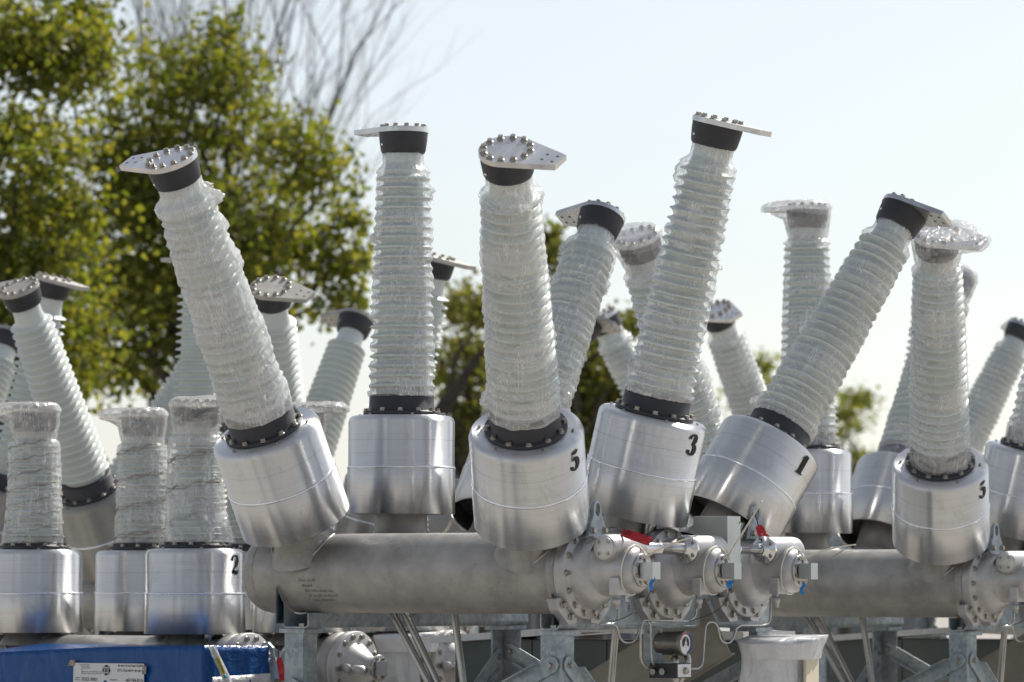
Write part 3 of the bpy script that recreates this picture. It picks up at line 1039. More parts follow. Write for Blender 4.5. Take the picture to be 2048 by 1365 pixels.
        for p in P:
            vs.append((xw, p[0], p[1])); vs.append((xw - t, p[0], p[1]))
        for i in range(len(P) - 1):
            fs.append((2 * i, 2 * i + 2, 2 * i + 3, 2 * i + 1))
        mb.add(vs, fs, False)
        mb.add([(xw, y0, base), (xw, y0, top), (xw - t, y0, top), (xw - t, y0, base)], [(0, 3, 2, 1)], False)
        # rounded bottom and inner lip: cross-section swept along y
        lip = -.150
        sec = []
        R1 = .018
        o = 1 if side > 0 else -1
        a0 = xw if side > 0 else xw - t
        for i in range(6):
            a = PI / 2 * i / 5
            sec.append((a0 - o * R1 + o * R1 * math.cos(a), base - R1 * math.sin(a)))
        b0 = xi
        for i in range(6):
            a = PI / 2 * i / 5
            sec.append((b0 + o * R1 - o * R1 * math.sin(a), base - R1 * math.cos(a)))
        sec.append((b0, lip))
        tt = .006
        sec_in = [(b0 + o * tt, lip)]
        for i in range(6):
            a = PI / 2 * i / 5
            sec_in.append((b0 + o * R1 - o * (R1 - tt) * math.cos(a), base - (R1 - tt) * math.sin(a)))
        for i in range(6):
            a = PI / 2 * i / 5
            sec_in.append((a0 - o * R1 + o * (R1 - tt) * math.sin(a), base - (R1 - tt) * math.cos(a)))
        poly = sec + sec_in
        n = len(poly)
        vs = [(p[0], y0, p[1]) for p in poly] + [(p[0], y1, p[1]) for p in poly]
        fs = [(i, (i + 1) % n, (i + 1) % n + n, i + n) for i in range(n - 1)]
        fs = [f if o < 0 else tuple(reversed(f)) for f in fs]
        m_ = len(sec)
        for e in (0, 1):
            for i in range(m_ - 1):
                fs.append((i + e * n, i + 1 + e * n, n - 2 - i + e * n, n - 1 - i + e * n))
        mb.add(vs, fs, False)
        return mb.mesh('cross_beam', M['galv'])
    for side in (-1, 1):
        link('cross_beam', cached('beam%d' % side, lambda: beam(side)), root, T(0, 0, h))
    def bb():
        mb = MB()
        mb.box((-.012, -.012, 0), (.012, .012, .012))
        return mb.mesh('square_nut', M['bolt'])
    for xx in (-.50, .655):
        for yy in (-.64, .70):
            link('square_nut', cached('bb', bb), root, T(xx, yy, h - .2018))
    # posts: angle sections under the beam ends, with head plates
    A_ = .088
    for (px_, py_, ox, oy) in ((.692, -.660, -1, 1), (-.486, -.660, -1, 1), (.692, .795, -1, -1), (-.575, .795, 1, -1)):
        def pm(ox=ox, oy=oy):
            mb = MB()
            t = .008
            a = sorted((0, ox * A_)); b = sorted((0, oy * t))
            mb.box((a[0], b[0], -h), (a[1], b[1], -.2265))
            a = sorted((0, ox * t)); b = sorted((oy * t, oy * A_))
            mb.box((a[0], b[0], -h), (a[1], b[1], -.2265))
            a = sorted((-ox * .012, ox * (A_ + .02))); b = sorted((-oy * .008, oy * (A_ + .03)))
            mb.box((a[0], b[0], -.2262), (a[1], b[1], -.2105), None, .002)
            return mb.mesh('post', M['galv'])
        link('post', cached('post%d%d' % (ox, oy), pm), root, T(px_, py_, h))
    # crossed angle braces
    def brace(p, q, nrm, name='brace', low=False):
        """angle bar from p to q, flat leg facing nrm"""
        p, q, nrm = Vector(p), Vector(q), Vector(nrm)
        d = (q - p); L = d.length; d.normalize()
        s = nrm.cross(d).normalized()
        if s.z < 0:
            s = -s
        mt = Matrix(((d.x, s.x, nrm.x, p.x), (d.y, s.y, nrm.y, p.y), (d.z, s.z, nrm.z, p.z), (0, 0, 0, 1)))
        mb = MB()
        w_ = .030
        poly = [(-.032, -.012), (-.012, -w_), (L + .012, -w_), (L + .032, -.012), (L + .032, .014), (L + .012, w_), (-.012, w_), (-.032, .014)]
        mb.prism(poly, 0, .005, mt)
        if low:
            mb.box((.045, -w_, .0052), (L - .045, -w_ + .0045, .036), mt)
        else:
            mb.box((.045, w_ - .0045, .0052), (L - .045, w_, .036), mt)
        me = mb.mesh(name, M['galv'])
        o = link(name, me, root, T(0, 0, h))
        for e in (0, L):
            link('flange_bolt', BOLT, o, mt @ T(e, -.002, .005))
        return o
    zt_, zb_ = -.335, -.90
    zq = -1.45
    brace((.655, -.6665, zt_), (-.53, -.6665, zb_), (0, -1, 0))
    brace((-.53, -.6735 - .002, zt_ - .09), (.655, -.6755, zb_ - .12), (0, -1, 0))
    brace((.697, -.615, zt_), (.697, .74, zq), (1, 0, 0))
    brace((.705, .74, zt_), (.705, -.615, zq), (1, 0, 0), low=True)
    brace((-.53, .786, zt_ + .02), (.655, .786, zb_), (0, -1, 0), low=True)
    brace((.655, .779, zt_), (-.53, .779, zb_), (0, -1, 0), low=True)
    brace((-.565, .74, zt_), (-.565, -.615, zq), (1, 0, 0), low=True)
    # wide dull tray slanting down to the left between the frame sides
    if detail >= 1:
        def tray():
            mb = MB()
            mt = T(.55, .30, -.30) @ R(rad(-28), 'Y') @ R(0, 'X')
            mb.box((-1.1, -.006, -.13), (.24, 0, .10), mt)
            mb.box((-1.1, .0, -.135), (.24, .03, -.13), mt)
            mb.box((-1.1, .0, .10), (.24, .03, .105), mt)
            return mb.mesh('cable_tray', M['tray'])
        link('cable_tray', cached('tray', tray), root, T(0, 0, h))
        # conduits running from under the tanks down to the cabinet
        for (p, q) in (((-.415, -.3, -.02), (-.129, -.3, -.462)), ((-.36, -.3, .0), (-.105, -.28, -.461)), ((-.062, -.3, -.02), (.011, -.3, -.459)), ((.64, -.20, -.10), (.60, -.20, -.5)), ((.93, -.16, -.33), (.79, -.14, -.52))):
            p, q = Vector(p), Vector(q)
            q2 = q + (q - p).normalized() * .35
            def cm(p=p, q2=q2):
                mb = MB().tube(fillet([p + Vector((-.05, .02, .06)), p, q2, q2 + Vector((0, 0, -.3))], .05), .0145, 16)
                return mb.mesh('conduit', M['steel'])
            link('conduit', cm(), root, T(0, 0, h))
        if detail == 2:
            fine_front(root, h)
    # control cabinet behind the frame
    if detail >= 1:
        cab = MB()
        cab.box((-1.0, 1.05, -h + .35), (.42, 1.32, -.27), None, .006)
        cb = link('control_cabinet', cached('cab', lambda: cab.mesh('control_cabinet', M['cabinet'])), root, T(0, 0, h))
        def roof():
            mb = MB()
            vs = [(-1.08, .98, -.262), (-.25, .98, -.208), (.46, .98, -.232), (-1.08, 1.38, -.262), (-.25, 1.38, -.208), (.46, 1.38, -.232)]
            vs += [(x, y, z - .028) for x, y, z in vs]
            fs = [(0, 1, 4, 3), (1, 2, 5, 4), (6, 9, 10, 7), (7, 10, 11, 8), (0, 6, 7, 1), (1, 7, 8, 2), (3, 4, 10, 9), (4, 5, 11, 10), (0, 3, 9, 6), (2, 8, 11, 5)]
            mb.add(vs, fs, False)
            return mb.mesh('cabinet_roof', M['roofpaint'])
        link('cabinet_roof', cached('roof', roof), cb)
        def seams():
            mb = MB()
            for xx in (-.62, -.25, .12):
                mb.box((xx, 1.044, -h + .4), (xx + .012, 1.0495, -.275))
            return mb.mesh('door_edge', M['cabinet'])
        link('door_edge', cached('dseam', seams), cb)
    return root

def fine_front(root, h):
    """gauge, gas pipes, enclosure and labels at the operating end"""
    # local (y, z) in the plane x = X0 for a photo pixel, measured once on the centre breaker
    def inv(px, py, x):
        psi = .6069
        a = Vector((math.cos(psi), -math.sin(psi), 0)); l = Vector((math.sin(psi), math.cos(psi), 0))
        C = Vector((-.0161, 16.1533, .0278))
        d = ray(px, py)
        t = (x + C.dot(a)) / d.dot(a)
        P = d * t - C
        return Vector((x, P.dot(l), P.z))
    pipes = [
        [(1236, 1198), (1237, 1238), (1228, 1248), (1200, 1249)],
        [(1205, 1249), (1232, 1250), (1241, 1280), (1250, 1286), (1265, 1286), (1273, 1278), (1281, 1247), (1289, 1241), (1380, 1243), (1392, 1232), (1393, 1198)],
        [(1291, 1244), (1284, 1248), (1281, 1262), (1281, 1322), (1290, 1336), (1312, 1337)],
        [(1296, 1244), (1301, 1250), (1303, 1322), (1311, 1335), (1326, 1337)],
        [(1375, 1338), (1397, 1338), (1405, 1330), (1411, 1252), (1418, 1245), (1428, 1245), (1435, 1253), (1441, 1280), (1448, 1287), (1459, 1287), (1466, 1279), (1473, 1257), (1481, 1251), (1530, 1251), (1541, 1243), (1541, 1198)]]
    for i, pl in enumerate(pipes):
        pts = [inv(px, py, .835 if i < 2 else .85) for px, py in pl]
        mb = MB().tube(fillet(pts, .02, 4), .0042, 10)
        link('gas_pipe', mb.mesh('gas_pipe', M['steel']), root, T(0, 0, h))
    wires = [[(1305, 1163), (1299, 1190), (1285, 1212), (1262, 1230), (1240, 1239), (1222, 1246)], [(1459, 1170), (1457, 1195), (1445, 1213), (1425, 1228), (1395, 1238), (1378, 1243)],
             [(1615, 1151), (1640, 1130), (1672, 1110), (1704, 1090)]]
    for pl in wires:
        pts = [inv(px, py, .97) for px, py in pl]
        mb = MB().tube(fillet(pts, .04, 4), .0016, 6)
        link('black_lead', mb.mesh('black_lead', M['dark']), root, T(0, 0, h))
    # sheet enclosure standing between the middle and the rear housing
    e = MB().box((.760, .135, -.018), (.912, .228, .215), None, .002)
    en = link('junction_enclosure', e.mesh('junction_enclosure', M['enclosure']), root, T(0, 0, h))
    mb = MB()
    for z in (.19, .01):
        mb.box((.9123, .219, z - .004), (.914, .224, z + .004))
    link('enclosure_hinge', mb.mesh('enclosure_hinge', M['bolt']), en)
    # gauge
    g = inv(1373, 1287, .95)
    gm = T(g.x, g.y, g.z) @ ROTX
    gb = MB().lathe([(0, -.125), (.034, -.125), (.040, -.120), (.043, -.105), (.044, -.03), (.0455, -.028), (.0455, -.002), (.043, 0), (.0415, -.003)], 40, gm)
    go = link('pressure_gauge', gb.mesh('pressure_gauge', surface('gauge_body_steel', (.16, .15, .14), (.26, .25, .23), .8, (.25, .4), 20, 100, .05)), root, T(0, 0, h))
    f = MB(); 
    def sector(mb, r0, r1, a0, a1, z, seg=24):
        vs, fs = [], []
        for i in range(seg + 1):
            a = a0 + (a1 - a0) * i / seg
            # dial seen from +x: y to the right, z up
            for r in (r0, r1):
                vs.append((z, r * math.sin(a), r * math.cos(a)))
        for i in range(seg):
            fs.append((2 * i, 2 * i + 1, 2 * i + 3, 2 * i + 2))
        mb.add(vs, fs, False, T(g.x, g.y, g.z))
    parts = [('dial_face', 'white', 0, .0418, 0, 2 * PI, -.0045), ('dial_blue_arc', 'gblue', .033, .040, .25, 2.9, -.0037), ('dial_red_arc', 'gred', .033, .040, -1.2, .2, -.0037),
             ('dial_black_arc', 'black', .0, .024, -2.2, 2.2, -.0033)]
    for nm, mt_, r0, r1, a0, a1, z in parts:
        f = MB(); sector(f, r0, r1, a0, a1, z)
        link(nm, f.mesh(nm, M[mt_]), go)
    f = MB(); sector(f, 0, .0075, 0, 2 * PI, -.0025)
    f.add([(-.0022, -.0035, -.018), (-.0022, .0035, -.018), (-.0022, .0012, .020), (-.0022, -.0012, .020)], [(0, 1, 2, 3)], False, T(g.x, g.y, g.z))
    link('dial_needle', f.mesh('dial_needle', M['white']), go)
    # gauge stem, manifold block
    st = MB().lathe([(.016, -.075), (.016, -.052), (.011, -.051), (.011, -.040)], 6, T(g.x - .05, g.y, g.z))
    link('gauge_stem', st.mesh('gauge_stem', M['steel']), root, T(0, 0, h))
    bl = MB().box((g.x - .130, g.y - .052, g.z - .128), (g.x - .010, g.y + .046, g.z - .073), None, .002)
    bo = link('valve_block', bl.mesh('valve_block', M['cap']), root, T(0, 0, h))
    lb = MB().box((g.x - .0095, g.y - .046, g.z - .124), (g.x - .0075, g.y + .042, g.z - .077))
    link('valve_label', lb.mesh('valve_label', M['white']), bo)
    kn = MB().lathe([(.012, 0), (.013, .003), (.012, .012), (0, .0125)], 24, T(g.x - .0075, g.y, g.z - .101) @ ROTX)
    link('valve_knob', kn.mesh('valve_knob', M['bolt']), bo)
    for dy in (-.0,):
        for dx in (-.105, -.065):
            nt_ = MB().prism([(math.cos(PI / 3 * q) * .013, math.sin(PI / 3 * q) * .013) for q in range(6)], 0, .016, T(g.x + dx, g.y - .0525, g.z - .104) @ R(PI / 2, 'X'))
            link('pipe_nut', nt_.mesh('pipe_nut', M['steel']), bo)
    sm = MB().lathe([(.014, -.19), (.014, -.150), (.017, -.149), (.017, -.129)], 6, T(g.x - .05, g.y, g.z))
    link('gauge_stem', sm.mesh('gauge_stem', M['steel']), root, T(0, 0, h))
    # galvanised hanger plate with two bolts and a shelf
    hp = MB()
    hp.box((g.x - .175, g.y - .02, g.z - .070), (g.x - .095, g.y - .014, g.z + .062))
    hp.box((g.x - .175, g.y - .06, g.z - .073), (g.x - .04, g.y + .02, g.z - .0702))
    hp.box((g.x - .235, g.y - .05, g.z + .0625), (g.x + .02, g.y + .03, g.z + .067))
    ho = link('gauge_hanger', hp.mesh('gauge_hanger', M['galv']), root, T(0, 0, h))
    for dx in (-.157, -.113):
        link('flange_bolt', SBOLT, ho, T(g.x + dx, g.y - .0202, g.z + .040) @ R(PI / 2, 'X'))
    # slotted plate and label on the face of the cross beam
    p = inv(1275, 1221, .6925)
    sp = MB().box((.6905, p.y - .055, -.135 + .0), (.694, p.y + .05, -.035))
    so_ = link('slotted_plate', sp.mesh('slotted_plate', M['galv']), root, T(0, 0, h))
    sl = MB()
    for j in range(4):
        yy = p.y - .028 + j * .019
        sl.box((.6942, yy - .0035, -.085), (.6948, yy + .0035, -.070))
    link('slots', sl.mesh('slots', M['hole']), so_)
    q = inv(1266, 1192, .6925)
    lb = MB().box((.6905, q.y - .052, q.z - .022), (.6935, q.y + .050, q.z + .022))
    lo_ = link('warning_label', lb.mesh('warning_label', M['white']), root, T(0, 0, h))
    for txt, dz in (('WITH FORKLIFTING', .005), ('PROVISIONS', -.016)):
        tm = text_mesh(txt, .0135, .98)
        link('label_text', tm, lo_, T(.6938, q.y - .001, q.z + dz) @ Matrix(((0, 0, 1, 0), (1, 0, 0, 0), (0, 1, 0, 0), (0, 0, 0, 1))))

def print_lines(words, size, m='black'):
    """unreadably small print: rows of short strokes"""
    rng = random.Random(len(words) * 7 + int(words[0] * 3))
    mb = MB()
    x = 0
    for w_ in words:
        for k in range(int(w_)):
            h_ = size * rng.uniform(.55, .95)
            mb.add([(x, 0, 0), (x + size * .22, 0, 0), (x + size * .22, h_, 0), (x, h_, 0)], [(0, 1, 2, 3)], False)
            if rng.random() < .6:
                y_ = h_ * rng.choice((0, .4, .8))
                mb.add([(x, y_, 0), (x + size * .5, y_, 0), (x + size * .5, y_ + size * .18, 0), (x, y_ + size * .18, 0)], [(0, 1, 2, 3)], False)
            x += size * .62
        x += size * .5
    return mb.mesh('fine_print', M[m])

def text_mesh(txt, size, squeeze=1.0, m='black', align='CENTER', bold=.0):
    cu = bpy.data.curves.new('txt', 'FONT')
    cu.body = txt
    cu.size = size
    cu.align_x = align
    cu.offset = bold
    o = bpy.data.objects.new('txt', cu)
    COL.objects.link(o)
    bpy.context.view_layer.update()
    me = bpy.data.meshes.new_from_object(o)
    bpy.data.objects.remove(o)
    me.transform(Matrix.Scale(squeeze, 4, (1, 0, 0)))
    me.materials.clear()
    me.materials.append(M[m])
    return me

# ------------------------------------------------------------------ ground and far building
gm_ = MB().add([(-900, -900, 0), (900, -900, 0), (900, 900, 0), (-900, 900, 0)], [(0, 1, 2, 3)], False)
setting('ground', gm_.mesh('ground', M['ground']))

def warehouse(label, x0, x1, y0, y1, hgt, n=14):
    t = thing('warehouse', label, 'building', ((x0 + x1) / 2, (y0 + y1) / 2, 0))
    hx, hy = (x1 - x0) / 2, (y1 - y0) / 2
    link('wall', MB().box((-hx, -hy, 0), (hx, hy, hgt - .25)).mesh('wall', M['warehouse']), t)
    link('roof', MB().box((-hx - .3, -hy - .3, hgt - .25), (hx + .3, hy + .3, hgt)).mesh('roof', M['wframe']), t)
    front = -hy if y0 > 0 else hy
    sg = -1 if y0 > 0 else 1
    rib = MB().box((-.04, min(0, sg * .06), .1), (.04, max(0, sg * .06), hgt - .26)).mesh('cladding_rib', M['wframe'])
    win = MB().box((-.7, min(0, sg * .05), 1.2), (.7, max(0, sg * .05), 2.4)).mesh('window', M['winglass'])
    for k in range(n):
        xx = -hx + (k + .5) * 2 * hx / n
        link('cladding_rib', rib, t, T(xx - hx / n + .05, front, 0))
        if k % 2:
            link('window', win, t, T(xx, front, 0))
    return t
warehouse('long low grey building far behind the breakers', -1.4, 7.2, 72, 80, 1.75 + (HOR - 905) * 72 / FPX, 10)
warehouse('pale grey shed across the yard behind the photographer', -30, 14, -48, -38, 6.5, 20)  # unseen shed, added behind the camera for the cans to reflect

# ------------------------------------------------------------------ trees
def leaf_cloud(clusters, seed, name, mname, size=.075, per=190, spread=.22):
    rng = np.random.default_rng(seed)
    n = len(clusters)
    C = np.array([c[:3] for c in clusters]); S = np.array([c[3] for c in clusters])
    idx = np.repeat(np.arange(n), (per * S ** 1.3).astype(int).clip(6))
    K = len(idx)
    off = rng.normal(0, 1, (K, 3)) * (spread * S[idx])[:, None] * np.array([1, 1, .62])
    P = C[idx] + off
    d1 = rng.normal(0, 1, (K, 3)); d1[:, 2] -= .35; d1 /= np.linalg.norm(d1, axis=1)[:, None]
    d2 = np.cross(d1, rng.normal(0, 1, (K, 3))); d2 /= np.linalg.norm(d2, axis=1)[:, None]
    L = size * rng.uniform(.6, 1.25, K)[:, None]
    nrm = np.cross(d1, d2)
    v0 = P - d1 * L * .5
    v1 = P + d2 * L * .42 + nrm * L * .12
    v2 = P + d1 * L * .55
    v3 = P - d2 * L * .42 + nrm * L * .12
    V = np.stack([v0, v1, v2, v3], 1).reshape(-1, 3)
    base = np.arange(K) * 4
    F = np.stack([base, base + 1, base + 2, base, base + 2, base + 3], 1).reshape(-1, 3)
    me = bpy.data.meshes.new(name)
    me.vertices.add(len(V)); me.vertices.foreach_set('co', V.ravel())
    me.loops.add(F.size); me.loops.foreach_set('vertex_index', F.ravel())
    me.polygons.add(len(F)); me.polygons.foreach_set('loop_start', np.arange(len(F)) * 3)
    me.polygons.foreach_set('loop_total', np.full(len(F), 3))
    me.materials.append(M[mname])
    me.update(); me.validate()
    return me

def limb(mb, a, b, r0, r1, rng, wob=.1, n=7, seg=8):
    a, b = Vector(a), Vector(b)
    L = (b - a).length
    pts, rr = [], []
    for i in range(n + 1):
        u = i / n
        p = a.lerp(b, u)
        if 0 < i < n:
            p += Vector((rng.uniform(-1, 1), rng.uniform(-1, 1), rng.uniform(-1, 1))) * wob * L * .35
        p.z -= .12 * L * (u * (1 - u)) * 0
        pts.append(p); rr.append(r0 + (r1 - r0) * u)
    mb.tube(pts, r0, seg, False, rr)
    return pts

def tree(label, trunkpx, Y, blobs, seed, mname='leaf', dens=1.0, size=.075, trunk_r=.15, depth=1.0, per=190, group=None, rough=.45):
    """blobs: (px, py, radius px, density) outlines of the foliage masses at distance Y"""
    rng = random.Random(seed)
    base = at(trunkpx, HOR, Y); base.z = 0
    t = thing('broadleaf_tree', label, 'tree', tuple(base), 0, group)
    k = Y / FPX
    cl = []
    trunk = MB()
    top = at(blobs[0][0], blobs[0][1], Y)
    low = min(at(b[0], b[1] + b[2], Y).z for b in blobs)
    hub = Vector((base.x, base.y, max(1.6, low * .9)))
    limb(trunk, base, hub, trunk_r, trunk_r * .72, rng, .03, 5, 12)
    crown_limbs = MB()
    for (bx, by, br, bd) in blobs:
        c = at(bx, by, Y + rng.uniform(-.7, .7) * depth)
        R_ = br * k
        mid = hub.lerp(c, .5) + Vector((rng.uniform(-.3, .3), rng.uniform(-.4, .4), rng.uniform(0, .4)))
        limb(crown_limbs, hub, mid, trunk_r * .40, trunk_r * .20, rng, .12)
        limb(crown_limbs, mid, c, trunk_r * .20, trunk_r * .06, rng, .15)
        n = max(4, int(bd * dens * (R_ / .42) ** 2 * 6.0))
        for i in range(n):
            while True:
                q = Vector((rng.uniform(-1, 1), rng.uniform(-1, 1), rng.uniform(-1, 1)))
                if .15 < q.length < 1:
                    break
            q *= (q.length ** -.35)
            wob = 1 + rough * mnoise.noise(Vector((q.x * 2.2 + seed, q.y * 2.2, q.z * 2.2 + bx)))
            p = c + Vector((q.x, q.y * 1.15 * depth, q.z * .92)) * R_ * wob * .86
            s = rng.uniform(.55, 1.15) * min(1, .35 + R_ / .6)
            cl.append((p.x, p.y, p.z, s))
            if rng.random() < .3:
                s0 = c.lerp(p, .15)
                limb(crown_limbs, s0, p, .014, .004, rng, .15, 4, 5)
    def shift(mb):
        mb.v = [(x - base.x, y - base.y, z - base.z) for x, y, z in mb.v]
        return mb
    link('trunk', shift(trunk).mesh('trunk', M['bark']), t)
    link('limbs', shift(crown_limbs).mesh('limbs', M['bark']), t)
    me = leaf_cloud([(a - base.x, b - base.y, c_ - base.z, s) for a, b, c_, s in cl], seed, 'crown', mname, size, per)
    cr = link('crown', me, t)
    return t

tree('tall leafy maple at the left edge with dense yellow-green crown', -120, 34,
     [(60, 50, 150, 1), (150, 60, 60, .8), (-60, 200, 190, 1), (110, 150, 90, .8), (190, 130, 60, .6), (-60, 420, 200, 1), (40, 330, 120, .9), (70, 480, 130, 1), (10, 620, 170, 1), (150, 400, 60, .6), (110, 600, 110, 1),
      (90, 700, 120, 1), (-80, 820, 170, 1), (60, 880, 120, .8), (110, 980, 70, 1), (40, 1040, 110, 1), (150, 740, 60, 1)], 3, depth=1.2)
tree('broad leafy maple behind the film-wrapped bushing leaning left', 380, 37,
     [(400, 130, 95, .8), (300, 140, 90, .7), (460, 80, 45, .7), (470, 190, 70, .8), (370, 250, 110, .9), (250, 250, 70, .6), (490, 260, 80, .7), (250, 390, 100, .8), (360, 400, 130, 1), (470, 380, 90, .7), (200, 480, 120, 1),
      (300, 520, 140, 1), (430, 520, 130, .9), (590, 300, 85, .8), (640, 360, 75, .8), (560, 420, 95, .75), (620, 500, 70, .6), (250, 640, 130, 1.1), (360, 640, 110, 1.1), (180, 700, 80, 1), (300, 720, 80, 1), (500, 560, 70, .5),
      (660, 590, 55, .4), (690, 520, 40, .4), (690, 440, 30, .4), (230, 300, 60, .5)], 5, depth=1.1)
tree('olive-green tree showing between the upright and the number five bushing', 950, 42,
     [(930, 780, 85, .7), (960, 610, 42, .6), (905, 640, 50, .5), (950, 700, 60, .6), (890, 720, 60, .5), (920, 860, 60, .5), (1000, 760, 80, .7), (900, 900, 60, .8), (925, 880, 50, .8)], 8, 'leaf2', .9, trunk_r=.15)
tree('dark olive tree filling the gap behind the number three bushing', 1180, 40,
     [(1180, 800, 95, 1.4), (1150, 720, 70, 1), (1110, 530, 28, .5), (1120, 620, 40, .5), (1235, 650, 42, .6), (1200, 760, 90, 1.3), (1140, 860, 80, 1.4), (1210, 870, 80, 1.4), (1240, 740, 40, .8), (1095, 480, 16, .5)], 9, 'leaf2', 1.1, trunk_r=.15)
tree('small far tree peeking out beside the wrapped bushing at centre right', 1520, 55,
     [(1522, 745, 34, .9), (1515, 800, 50, .7), (1530, 860, 60, .7)], 10, 'leaf', 1.0, trunk_r=.1)
tree('small sparse far tree at right under the open sky', 1690, 58,
     [(1692, 832, 30, .6), (1720, 800, 14, .5), (1675, 860, 30, .5), (1700, 920, 45, .7)], 11, 'leaf', .9, trunk_r=.1)

def bare_tree(label, px, Y, seed, leans):
    rng = random.Random(seed)
    base = at(px, HOR, Y); base.z = 0
    t = thing('bare_tree', label, 'tree', tuple(base))
    tr = MB(); br = MB()
    fork = Vector((base.x, base.y, 3.0))
    limb(tr, base, fork, .16, .11, rng, .03, 6, 10)
    def grow(p, d, L, r, lev):
        n = 6
        pts, rr = [p], [r]
        q = p.copy(); dd = d.copy()
        for i in range(n):
            dd = (dd + Vector((rng.uniform(-1, 1), rng.uniform(-1, 1), rng.uniform(-.5, .9))) * .13).normalized()
            q = q + dd * L / n
            pts.append(q.copy()); rr.append(r * (1 - .55 * (i + 1) / n))
            if lev > 0 and i >= 1 and rng.random() < (.95 if lev > 1 else .8):
                for _ in range(2 if rng.random() < .25 else 1):
                    ax = Vector((rng.uniform(-1, 1), rng.uniform(-1, 1), rng.uniform(-.2, .6)))
                    nd = (dd + ax * .62).normalized()
                    grow(q.copy(), nd, L * rng.uniform(.36, .55), r * .42, lev - 1)
        br.tube(pts, r, 5, False, rr)
    for tx, ty, r in leans:
        tgt = at(tx, ty, Y + rng.uniform(-1, 1))
        d = (tgt - fork)
        grow(fork, d.normalized(), d.length, r * .85, 3)
    for mb in (tr, br):
        mb.v = [(x - base.x, y - base.y, z - base.z) for x, y, z in mb.v]
    link('trunk', tr.mesh('trunk', M['twig']), t)
    link('branches', br.mesh('branches', M['twig']), t)
bare_tree('bare grey tree fanning its twigs to the right behind the maples', 430, 52, 21,
          [(460, -40, .036), (530, -20, .034), (600, 60, .034), (660, 160, .032), (420, -60, .030), (650, 290, .024), (560, 240, .026), (530, 120, .028), (670, 110, .024), (570, 0, .026)])
bare_tree('bare grey tree with upright twigs above the left maples', 300, 56, 22,
          [(240, 30, .034), (290, 0, .032), (360, 40, .032), (400, 60, .03)])
lb_ = MB()
limb(lb_, at(860, 860, 41), at(965, 700, 41), .10, .03, random.Random(4), .05, 6, 8)
limb(lb_, at(838, 980, 41), at(860, 860, 41), .14, .10, random.Random(4), .03, 4, 8)
bt_ = at(830, HOR, 41); bt_.z = 0
limb(lb_, bt_, at(838, 980, 41), .17, .14, random.Random(4), .02, 4, 8)
lb_.v = [(x - bt_.x, y - bt_.y, z) for x, y, z in lb_.v]
tb_ = thing('leaning_trunk', 'dark bare trunk slanting up to the right behind the upright bushing', 'tree trunk', tuple(bt_), 0, None, lb_.mesh('leaning_trunk', M['bark']))

# unseen trees behind the camera, added as dark shapes for the cans to mirror
def back_tree(x, y, s, seed, lab):
    rng = random.Random(seed)
    t = thing('broadleaf_tree', lab, 'tree', (x, y, 0), 0)
    tr = MB(); limb(tr, (0, 0, 0), (0, 0, 2.2 * s), .2, .14, rng, .02, 4, 8)
    cl = []
    for i in range(90):
        q = Vector((rng.gauss(0, 1), rng.gauss(0, 1), rng.gauss(0, .8)))
        q = q.normalized() * rng.uniform(.4, 1)
        cl.append((q.x * 2.6 * s, q.y * 2.6 * s, 4.6 * s + q.z * 2.6 * s, 1.6))
    link('trunk', tr.mesh('trunk', M['bark']), t)
    link('crown', leaf_cloud(cl, seed, 'crown', 'leaf2', .30, 16, .5), t)
for i, (x, y, s) in enumerate(((-14, -17, 1.35), (-5, -22, 1.5), (5, -20, 1.4), (13, -15, 1.2), (-24, -6, 1.4))):
    back_tree(x, y, s, 50 + i, ['round tree across the yard far left behind the photographer', 'tall round tree in front of the pale shed', 'round tree near the middle of the yard edge behind the photographer',
                                'smaller round tree at the right yard edge behind the photographer', 'round tree beside the yard fence on the far left'][i])

# ------------------------------------------------------------------ loose ends of film
def film_flap(b, th, z, r, w_, h_, seed):
    vs, fs = [], []
    n, m_ = 9, 9
    for i in range(n + 1):
        for j in range(m_ + 1):
            u, v = i / n, j / m_ - .5
            rag = 1 + .45 * mnoise.noise(Vector((v * 5 + seed, seed * 2.3, 0)))
            rr = r - .012 + w_ * u * rag
            a = th + (.10 * mnoise.noise(Vector((u * 3, v * 3, seed))) + .16 * math.sin(v * 9 + seed) * u) 
            zz = z + v * h_ * (1 - .35 * u) + .012 * mnoise.noise(Vector((u * 4 + seed, v * 5, 2.0))) - .012 * u
            vs.append((rr * math.cos(a), rr * math.sin(a), zz))
    for i in range(n):
        for j in range(m_):
            q = i * (m_ + 1) + j
            fs.append((q, q + m_ + 1, q + m_ + 2, q + 1))
    link('film_flap', MB().add(vs, fs, True).mesh('film_flap', M['film_milky']), b)

